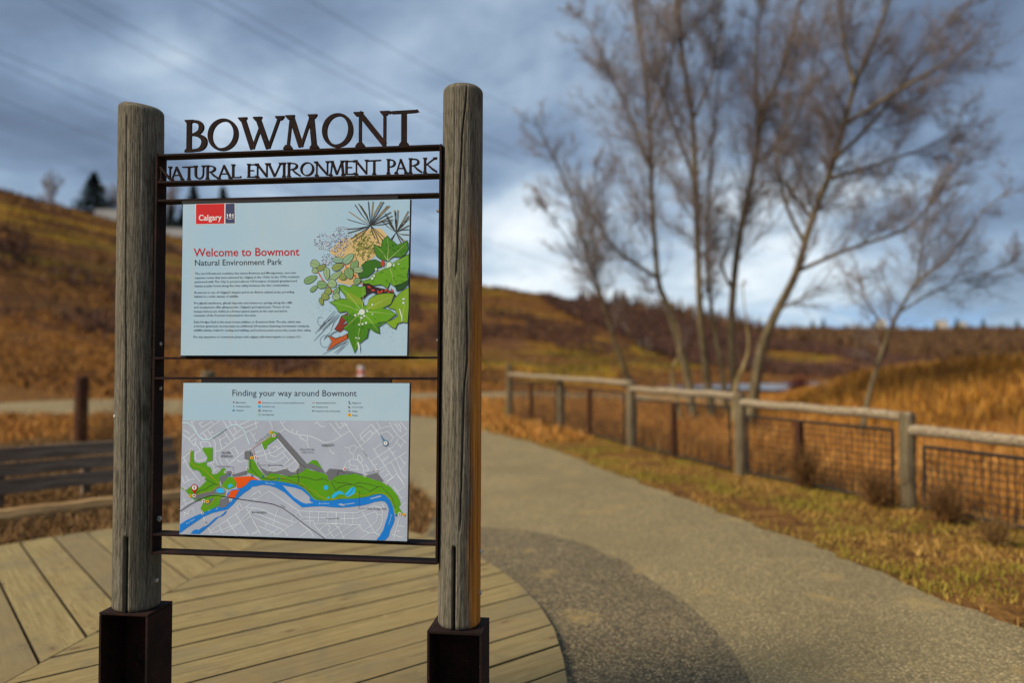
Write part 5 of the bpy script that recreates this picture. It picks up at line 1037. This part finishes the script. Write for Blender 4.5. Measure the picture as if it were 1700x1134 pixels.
for k in range(8):
    mb = MB(); z1 = h - k * .14; z0 = max(0, z1 - .14); mb.tube([(0, 0, z0), (0, 0, z1)], .10 if k % 2 else .1015, 14); mb.build('band', M['red'] if k % 2 == 1 else M['white'], mk)
mb = MB(); mb.tube([(0, 0, 0), (0, 0, max(.1, h - .98))], .098, 14); mb.build('shaft', M['white'], mk)

# ------------------------------------------------------------------ leafless trees
def prisms(p0, p1, r0, r1, n=3):
    d = p1 - p0; L_ = np.linalg.norm(d, axis=1, keepdims=True); d = d / np.maximum(L_, 1e-9); ref = np.where(np.abs(d[:, 2:3]) > .9, [[1., 0, 0]], [[0, 0, 1.]])
    a = np.cross(d, ref); a /= np.linalg.norm(a, axis=1, keepdims=True); b = np.cross(d, a); N = len(p0); V = np.zeros((N, 2 * n, 3))
    for k in range(n):
        g = 2 * math.pi * k / n; o = a * math.cos(g) + b * math.sin(g); V[:, k] = p0 + o * r0[:, None]; V[:, n + k] = p1 + o * r1[:, None]
    F = np.concatenate([np.arange(N)[:, None] * 2 * n + np.array([[k, (k + 1) % n, n + (k + 1) % n, n + k]]) for k in range(n)]); return V.reshape(-1, 3), F
def spikes(p0, p1, r0):                 # twig ends: three-sided points
    v, _ = prisms(p0, p1, r0, r0 * 0, 3); v = v.reshape(-1, 6, 3)[:, [0, 1, 2, 3]].reshape(-1, 3); i = np.arange(len(p0))[:, None] * 4
    return v, np.concatenate([i + [[0, 1, 3]], i + [[1, 2, 3]], i + [[2, 0, 3]]])
def unit(v): return v / np.maximum(np.linalg.norm(v, axis=1, keepdims=True), 1e-9)
def grow(P_, D, L_, R0, steps, trop, jit):
    """grow all branches of one level; returns segments and sampled nodes"""
    segs = []; nodes = []; p = P_; d = D; r = R0
    for k in range(steps):
        d = unit(d + rng.normal(0, jit, d.shape) + np.array([0, 0, trop])); q = p + d * (L_ / steps)[:, None]; r2 = np.maximum(R0 * (1 - (k + 1) / steps * .82), R0 * .18)
        segs.append((p, q, r, r2)); nodes.append((p, q, d, r, L_)); p = q; r = r2
    return segs, nodes
def spawn(nodes, per, lr, rr_, angle, tmin=0):
    Pn, Dn, Ln, Rn = [], [], [], []
    for k, (p, q, d, r, L_) in enumerate(nodes):
        if k < tmin: continue
        for _ in range(per):
            N = len(p); t = rng.uniform(0, 1, (N, 1)); s = unit(np.cross(d, rng.normal(0, 1, (N, 3)))); a = rng.normal(angle, .16, (N, 1))
            Pn.append(p + (q - p) * t); Dn.append(unit(d * np.cos(a) + s * np.sin(a))); f = 1 - .5 * k / len(nodes)
            Ln.append(L_ * lr * f * rng.uniform(.55, 1.25, N)); Rn.append(np.maximum(r * rr_, .0022))
    return np.concatenate(Pn), np.concatenate(Dn), np.concatenate(Ln), np.concatenate(Rn)
def tree(name, label, stems, r_base, dens=1.0, group='leafless poplars behind the fence', mt_=None, l1=3.0, cat='tree', twig_r=1.0):
    """stems: list of polylines of (px, py, Y); the first one stands on the ground"""
    base = P(*stems[0][0]); x, y = base[0], base[1]; z = tz(x, y) - .05; t = thing(name, (x, y, z), label, cat, group); O = np.array([x, y, z])
    tr = MB(); segs = []; l1P, l1D, l1L, l1R = [], [], [], []
    for si, s_ in enumerate(stems):
        pts = [P(*q) for q in s_]
        if si == 0: pts[0] = np.array([x, y, z])
        pts = crom(pts, 5); n = len(pts); r0 = r_base * .82 if si == 0 else r_base * .34
        rad = [max(.012, r0 * (1.0 - .86 * (k / (n - 1)) ** .9) * (1.35 - .35 * min(1, k / 3) if si == 0 else 1)) for k in range(n)]
        mbp = [p - O for p in pts]; tr.tube(mbp, rad, 9)
        lens = np.linalg.norm(np.diff(np.array(pts), axis=0), axis=1); tot = lens.sum(); cum = np.concatenate([[0], np.cumsum(lens)])
        nb = max(3, int(tot * (3.1 if si == 0 else 4.4) * dens))
        for q in np.sort(rng.uniform(.22 if si == 0 else .12, 1.0, nb)) * tot:
            k = min(n - 2, int(np.searchsorted(cum, q) - 1)); f = (q - cum[k]) / lens[k]; p = mbp[k] + (mbp[k + 1] - mbp[k]) * f; d = (mbp[k + 1] - mbp[k]) / lens[k]
            s = np.cross(d, rng.normal(0, 1, 3)); s /= np.linalg.norm(s); a = rng.uniform(.55, 1.0); dd = d * math.cos(a) + s * math.sin(a)
            l1P.append(p); l1D.append(dd); fr = q / tot; l1L.append(l1 * (1.05 - .62 * fr) * rng.uniform(.6, 1.15) * (1 if si == 0 else .7)); l1R.append(max(.007, rad[k] * .25))
    tr.build('trunk', mt_ or M['bark'], t, smooth=True)
    a1 = (np.array(l1P), np.array(l1D), np.array(l1L), np.array(l1R))
    s1, n1 = grow(*a1, 6, .10, .13); a2 = spawn(n1, 2, .50, .46, .68, 0); s2, n2 = grow(*a2, 3, .10, .16); a3 = spawn(n2, 7 if l1 > 1.9 else 4, .60, .55, .62, 0); s3, n3 = grow(*a3, 1, .10, .20)
    k = rng.random(len(a3[0])) < .8; a4 = spawn([tuple(z[k] for z in nd) for nd in n3], 1, .62, .8, .55, 0); s4, _ = grow(*a4, 1, .08, .2)
    V, F, b = [], [], 0
    for ss, n in ((s1, 4), (s2, 3)):
        for (p, q, r, r2) in ss: v, f = prisms(p, q, r * twig_r, r2 * twig_r, n); V.append(v); F.append(np.concatenate([f[:, [0, 1, 2]], f[:, [0, 2, 3]]]) + b); b += len(v)
    for (p, q, r, r2) in s3 + s4: v, f = spikes(p, q, r * twig_r); V.append(v); F.append(f + b); b += len(v)
    obj('crown', npmesh('crown', np.concatenate(V), np.concatenate(F)), M['twig'], t); return t
LB = 'bare poplar '
YB = 19.5
def yy(pts, Y, dy): n = len(pts) - 1; return [(x, y, Y + dy * k / n) for k, (x, y) in enumerate(pts)]
tree('poplar_tree', LB + 'with the slender left-leaning trunk, leftmost of the row behind the fence', [yy([(1052, 690), (1040, 625), (1020, 565), (998, 492), (972, 413), (940, 307), (905, 235), (885, 190)], 20.5, -.8), yy([(1000, 497), (960, 430), (930, 380), (890, 330)], 20.2, -.6), yy([(975, 420), (990, 340), (985, 260)], 20, .5)], .10, .95, l1=2.1)
tree('poplar_tree', LB + 'with the wavy trunk standing second from the left behind the fence', [yy([(1152, 692), (1140, 620), (1124, 560), (1105, 500), (1092, 460), (1083, 339), (1078, 212), (1069, 106), (1052, 0), (1035, -110), (1025, -200)], 19.2, 1.0), yy([(1093, 462), (1030, 420), (985, 360), (960, 300)], 19.3, -1), yy([(1080, 280), (1040, 180), (1000, 90), (965, 20)], 19.5, .8), yy([(1078, 212), (1110, 120), (1120, 20), (1125, -80)], 19.5, -.8)], .14)
tree('poplar_tree', LB + 'with the straight upright trunk near the middle of the clump', [yy([(1184, 694), (1172, 610), (1163, 530), (1157, 370), (1151, 212), (1137, 116), (1124, 0), (1112, -130), (1108, -220)], 18.8, -1.2), yy([(1155, 300), (1120, 210), (1090, 120), (1075, 30)], 18.6, -1), yy([(1150, 200), (1185, 110), (1195, 10), (1200, -90)], 18.5, 1)], .135)
tree('poplar_tree', LB + 'thin and dark-footed, close beside the straight upright trunk', [yy([(1208, 694), (1198, 610), (1184, 530), (1173, 423), (1181, 265), (1190, 160), (1200, 60), (1206, -60)], 19.9, 1.4)], .10, .9, l1=2.0)
tree('poplar_tree', LB + 'forking upward right of the straight trunk, with dark lower bark', [yy([(1226, 696), (1216, 610), (1214, 530), (1226, 402), (1250, 285), (1268, 185), (1296, 122), (1321, 32), (1340, -70), (1350, -170)], 19.0, -.6), yy([(1215, 480), (1199, 440), (1214, 395), (1226, 380)], 19, 0), yy([(1262, 220), (1255, 110), (1262, 0), (1270, -110)], 18.8, 1), yy([(1252, 275), (1310, 215), (1345, 130), (1360, 50)], 18.8, -1.2)], .14)
tree('poplar_tree', LB + 'with the thick trunk leaning far to the right, largest of the clump', [yy([(1244, 700), (1262, 590), (1284, 529), (1321, 455), (1348, 365), (1385, 265), (1419, 143), (1453, 63), (1476, 0), (1505, -110)], 18.2, -1.0), yy([(1326, 449), (1411, 413), (1501, 381), (1554, 328), (1600, 260)], 17.9, -1.0), yy([(1379, 296), (1448, 275), (1538, 243), (1623, 196)], 17.6, 1.0), yy([(1334, 400), (1305, 339), (1289, 254), (1305, 180), (1320, 90)], 17.8, .8),
      yy([(1405, 205), (1485, 153), (1565, 106), (1633, 60)], 17.4, -1.2), yy([(1419, 143), (1400, 60), (1395, -40), (1400, -120)], 17.3, .9), yy([(1388, 262), (1460, 190), (1530, 90), (1590, 10)], 17.4, 1.3), yy([(1350, 365), (1300, 300), (1268, 260)], 17.9, 1)], .165, 1.0, l1=3.0)
tree('poplar_tree', 'small bare tree leaning right, alone to the right of the poplar clump', [yy([(1428, 728), (1442, 660), (1455, 612), (1470, 568), (1488, 526), (1523, 469), (1573, 427), (1633, 350), (1681, 312)], 14.4, -.5), yy([(1490, 520), (1560, 480), (1630, 455), (1700, 430)], 14.3, .6), yy([(1523, 469), (1530, 410), (1540, 350), (1555, 300)], 14.2, -.6), yy([(1475, 558), (1440, 500), (1425, 450)], 14.4, .5)], .07, 1.2, None, None, 1.8)
tree('sapling', 'pale young stem curving up in front of the poplar clump', [yy([(1217, 690), (1222, 640), (1236, 605), (1243, 572), (1238, 530), (1232, 470)], 17.2, .2)], .075, .35, None, M['pale'], .8)
tree('sapling', 'pale crooked stem bowing low left of the poplar clump', [yy([(1132, 690), (1118, 640), (1116, 612), (1126, 590), (1128, 555), (1110, 500)], 18.0, .3), yy([(1118, 614), (1085, 600), (1060, 575), (1040, 545)], 18.0, -.5)], .07, .4, None, M['pale'], .9)
# bare shrubs and weeds
def shrub(name, label, px, py, Y, h, n, m, w=.006, cat='shrub', spread=.45):
    b = P(px, py, Y); x, y = b[0], b[1]; z = tz(x, y) - .02; a = rng.uniform(0, 2 * np.pi, n); ln = np.abs(rng.normal(0, spread, n))
    D = unit(np.stack([np.cos(a) * ln, np.sin(a) * ln, np.ones(n)], -1)); s1, n1 = grow(rng.normal(0, .05 * h, (n, 3)) * [1, 1, 0], D, h * rng.uniform(.6, 1.05, n), np.full(n, w), 4, .02, .12)
    s2, n2 = grow(*spawn(n1, 2, .4, .6, .6, 1), 2, .05, .15); V, F, bb = [], [], 0
    for (p, q, r, r2) in s1 + s2: v, f = prisms(p, q, np.maximum(r, .0025), np.maximum(r2, .002), 3); V.append(v); F.append(f + bb); bb += len(v)
    return tag(obj(name, npmesh(name, np.concatenate(V), np.concatenate(F)), m, None, (x, y, z)), label, cat)
shrub('bare_shrub', 'leafless thin shrub between the left log post and the upper grass', 282, 705, 12.2, 1.0, 16, M['weed'], .007)
shrub('bare_shrub', 'dark leafless shrub beside the brown wooden post', 175, 715, 13.0, .95, 40, M['weed'], .007)
shrub('weed_clump', 'brown dried weed clump at the foot of the mesh fence', 1338, 800, 8.9, .55, 90, M['weed'], .006, 'weeds')
shrub('weed_clump', 'dark dried weed clump against the nearest fence post', 1455, 828, 7.8, .42, 110, M['weed'], .006, 'weeds', .7)
shrub('weed_clump', 'dried weed clump right of the nearest fence post', 1570, 850, 7.0, .38, 110, M['weed'], .006, 'weeds', .7)
shrub('weed_clump', 'straw-coloured weed stalks low at the right edge', 1650, 890, 6.2, .3, 50, M['straw'], .005, 'weeds', .8)
shrub('red_shrub', 'dark red leafless shrub in front of the river', 1328, 655, 40, 1.5, 260, M['redbrush'], .02, 'shrub', .55)

# ------------------------------------------------------------------ on the crest of the hill
def crest_pt(px, back): a = math.atan((px - CX) / FPX); r = float(np.interp(a, CA, CD)) + back; x, y = r * math.sin(a), r * math.cos(a); return x, y, tz(x, y)
def spruce_parts(seed):
    rg_ = np.random.default_rng(seed); H = 10.0; p0, p1, w = [], [], []
    for z in np.arange(.8, H, .22):
        L_ = (H - z) * .30 * rg_.uniform(.75, 1.15) + .12
        for k in range(int(9 + L_ * 3)):
            a = rg_.uniform(0, 6.28); l = L_ * rg_.uniform(.7, 1.1); p0.append((0, 0, z)); p1.append((l * math.cos(a), l * math.sin(a), z - .28 * l + rg_.normal(0, .06)))
    p0, p1 = np.array(p0), np.array(p1); N = len(p0); m = 14; t = rg_.uniform(.12, 1, (N, m, 1)); c = p0[:, None] + (p1 - p0)[:, None] * t; c = c.reshape(-1, 3); d = np.repeat(unit(p1 - p0), m, 0)
    s = unit(np.cross(d, rg_.normal(0, 1, d.shape))) * rg_.uniform(.10, .26, (len(d), 1)); e = d * rg_.uniform(.06, .16, (len(d), 1)); dn = np.array([0, 0, -.06])
    V = np.stack([c - s * .3 - e, c + s + dn, c + e + s * .2], 1).reshape(-1, 3); me = npmesh('crown', V, np.arange(len(V)).reshape(-1, 3)); return me
SP = [spruce_parts(3), spruce_parts(4)]
for me in SP: me.materials.append(M['needle'])
tm = MB(); tm.tube([(0, 0, -.3), (0, 0, 5), (0, 0, 9.9)], [.17, .10, .02], 8); trk = None
for i, (px, ytop, back, lab, wd) in enumerate(((152, 286, 14, 'dark spruce on the hill crest left of the left log post', 1.9), (318, 307, 20, 'spruce on the hill crest, left one in the gap above the panel', 1.4), (368, 309, 22, 'spruce on the hill crest, right one in the gap above the panel', 1.3), (281, 338, 12, 'dark spruce behind the left frame bar above the slope', 1.2), (300, 344, 16, 'second dark spruce crowded against the panel edge', 1.1))):
    x, y, z = crest_pt(px, back); h_ = P(px, ytop, y)[2] - z + .2; s = h_ / 10
    t = thing('spruce_tree', (x, y, z - .1), lab, 'tree', 'spruces on the hill crest'); c = bpy.data.objects.new('crown', SP[i % 2]); link(c, t); c.scale = (s * wd, s * wd, s); c.rotation_euler.z = i
    if trk is None: trk = tm.build('trunk', M['bark'], t); trk.scale = (s, s, s)
    else: k = trk.copy(); col.objects.link(k); k.parent = t; k.scale = (s, s, s)
def bare_far(label, px, ytop, back, n=9):
    x, y, z = crest_pt(px, back); h_ = P(px, ytop, y)[2] - z; Yc = y; f = lambda dx, dy: (px + dx, ytop + dy, Yc); ybase = 600 + (CAMH - z) / y * FPX
    ky = 600 + (CAMH - z) * FPX / y
    tree('bare_tree', label, [[(px, ky, Yc), (px + 1, (ky + ytop) / 2, Yc), (px + 2, ytop + 4, Yc)], [(px, (ky * .6 + ytop * .4), Yc), (px - 12, ytop + 12, Yc + 1)], [(px + 1, (ky * .65 + ytop * .35), Yc), (px + 13, ytop + 14, Yc - 1)]], .16, .55, 'bare trees on the hill crest', M['twig'], h_ * .36, 'tree', 2.6)
bare_far('wide leafless tree on the hill crest at the far left', 85, 284, 10); bare_far('leafless tree on the crest just left of the left log post', 186, 296, 12); bare_far('leafless tree on the crest seen right beside the left frame bar', 277, 306, 24)
def house(label, px, back, w, d_, h_, m, yaw=0, lift=0, nw=4):
    x, y, z = crest_pt(px, back); t = thing('house', (x, y, z - .3), label, 'house'); t.rotation_euler.z = yaw
    mb = MB(); mb.box((0, 0, h_ / 2), (w, d_, h_)); mb.build('wall', m, t)
    mb = MB(); e = .4; rz = 1.5; v = [(-w / 2 - e, -d_ / 2 - e, h_ + .003), (w / 2 + e, -d_ / 2 - e, h_ + .003), (w / 2 + e, d_ / 2 + e, h_ + .003), (-w / 2 - e, d_ / 2 + e, h_ + .003), (-w / 2 - e, 0, h_ + rz), (w / 2 + e, 0, h_ + rz)]; mb.v = v; mb.f = [(0, 1, 5, 4), (2, 3, 4, 5), (0, 4, 3), (1, 2, 5), (3, 2, 1, 0)]; mb.build('roof', M['roof'], t)
    for k in range(nw):
        mb = MB(); cx = -w / 2 + w * (k + .5) / nw; mb.box((cx, -d_ / 2 - .02, h_ * .58), (w / nw * .5, .06, h_ * .36)); wn = mb.build('window', M['white'], t)
        mb = MB(); mb.box((cx, -d_ / 2 - .035, h_ * .58), (w / nw * .42, .06, h_ * .30)); mb.build('pane', M['glass'], wn)
    return t
house('low white house with dark windows on the crest beside the frame', 287, 4, 4.5, 5, .95, M['white'], .25); house('pale house half behind the crest left of the left log post', 181, 3, 2.2, 3, 1.0, M['cream'], .2, nw=3)
def block(label, px, ytop, wpx, r_):
    a = math.atan((px - CX) / FPX); x, y = r_ * math.sin(a), r_ * math.cos(a); z = tz(x, y) - 2; zt = P(px, ytop, y)[2]; w = wpx / FPX * y; hh = zt - z
    t = thing('apartment_block', (x, y, z), label, 'building', 'cream blocks on the far ridge'); t.rotation_euler.z = -a * .6; mb = MB(); mb.box((0, 0, hh / 2), (w, w * .7, hh)); mb.build('wall', M['cream'], t); mb = MB(); mb.box((0, 0, hh + .32), (w * 1.04, w * .75, .6)); mb.build('roof', M['roof'], t)
    for fl in range(3):
        for k in range(4): mb = MB(); mb.box((-w / 2 + w * (k + .5) / 4, -w * .35 - .05, hh - 1.9 - fl * 2.4), (w * .12, .14, 1.2)); mb.build('window', M['glass'], t)
block('sunlit cream block on the far ridge, left of the leaning small tree', 1464, 531, 13, 560); block('wide sunlit cream block on the far ridge, first right of the small tree', 1563, 533, 17, 575); block('sunlit cream block on the far ridge, second right of the small tree', 1596, 536, 15, 560); block('low cream block on the far ridge near the right edge', 1637, 545, 12, 570)
# far conifers along the ridge line
for i in range(16):
    px = 1290 + i * 27 + rng.uniform(-10, 10); a = math.atan((px - CX) / FPX); r_ = rng.uniform(500, 540); x, y = r_ * math.sin(a), r_ * math.cos(a); z = tz(x, y)
    t = thing('spruce_tree', (x, y, z - .3), 'small dark conifer silhouetted along the far ridge line', 'tree', 'conifers along the far ridge'); s = rng.uniform(.7, 1.2); c = bpy.data.objects.new('crown', SP[i % 2]); link(c, t); c.scale = (s * 1.3, s * 1.3, s)
    k = trk.copy(); col.objects.link(k); k.parent = t; k.scale = (s, s, s)

# ------------------------------------------------------------------ overhead cables
for (a_, b_) in (((75, 0), (470, 205)), ((135, 0), (520, 196)), ((330, 0), (735, 214)), ((372, 0), (735, 196)), ((515, 0), (760, 140)), ((0, 85), (735, 375)), ((0, 103), (560, 352)), ((0, 163), (260, 262))):
    d0 = 62.0; d1 = 88.0; A_ = P(*a_, d0); B_ = P(*b_, d1); D = B_ - A_; A2 = A_ - D * .9; B2 = B_ + D * .55; n = 24
    pts = [A2 + (B2 - A2) * k / n - np.array([0, 0, 1.2 * 4 * (k / n) * (1 - k / n)]) + np.array([0, 0, 1.1]) for k in range(n + 1)]
    mb = MB(); c = pts[n // 2]; mb.tube([p - c for p in pts], .022, 6); tag(mb.build('power_cable', M['cable'], None, tuple(c)), 'thin dark overhead power cable crossing the cloudy sky', 'cable', 'overhead power cables')
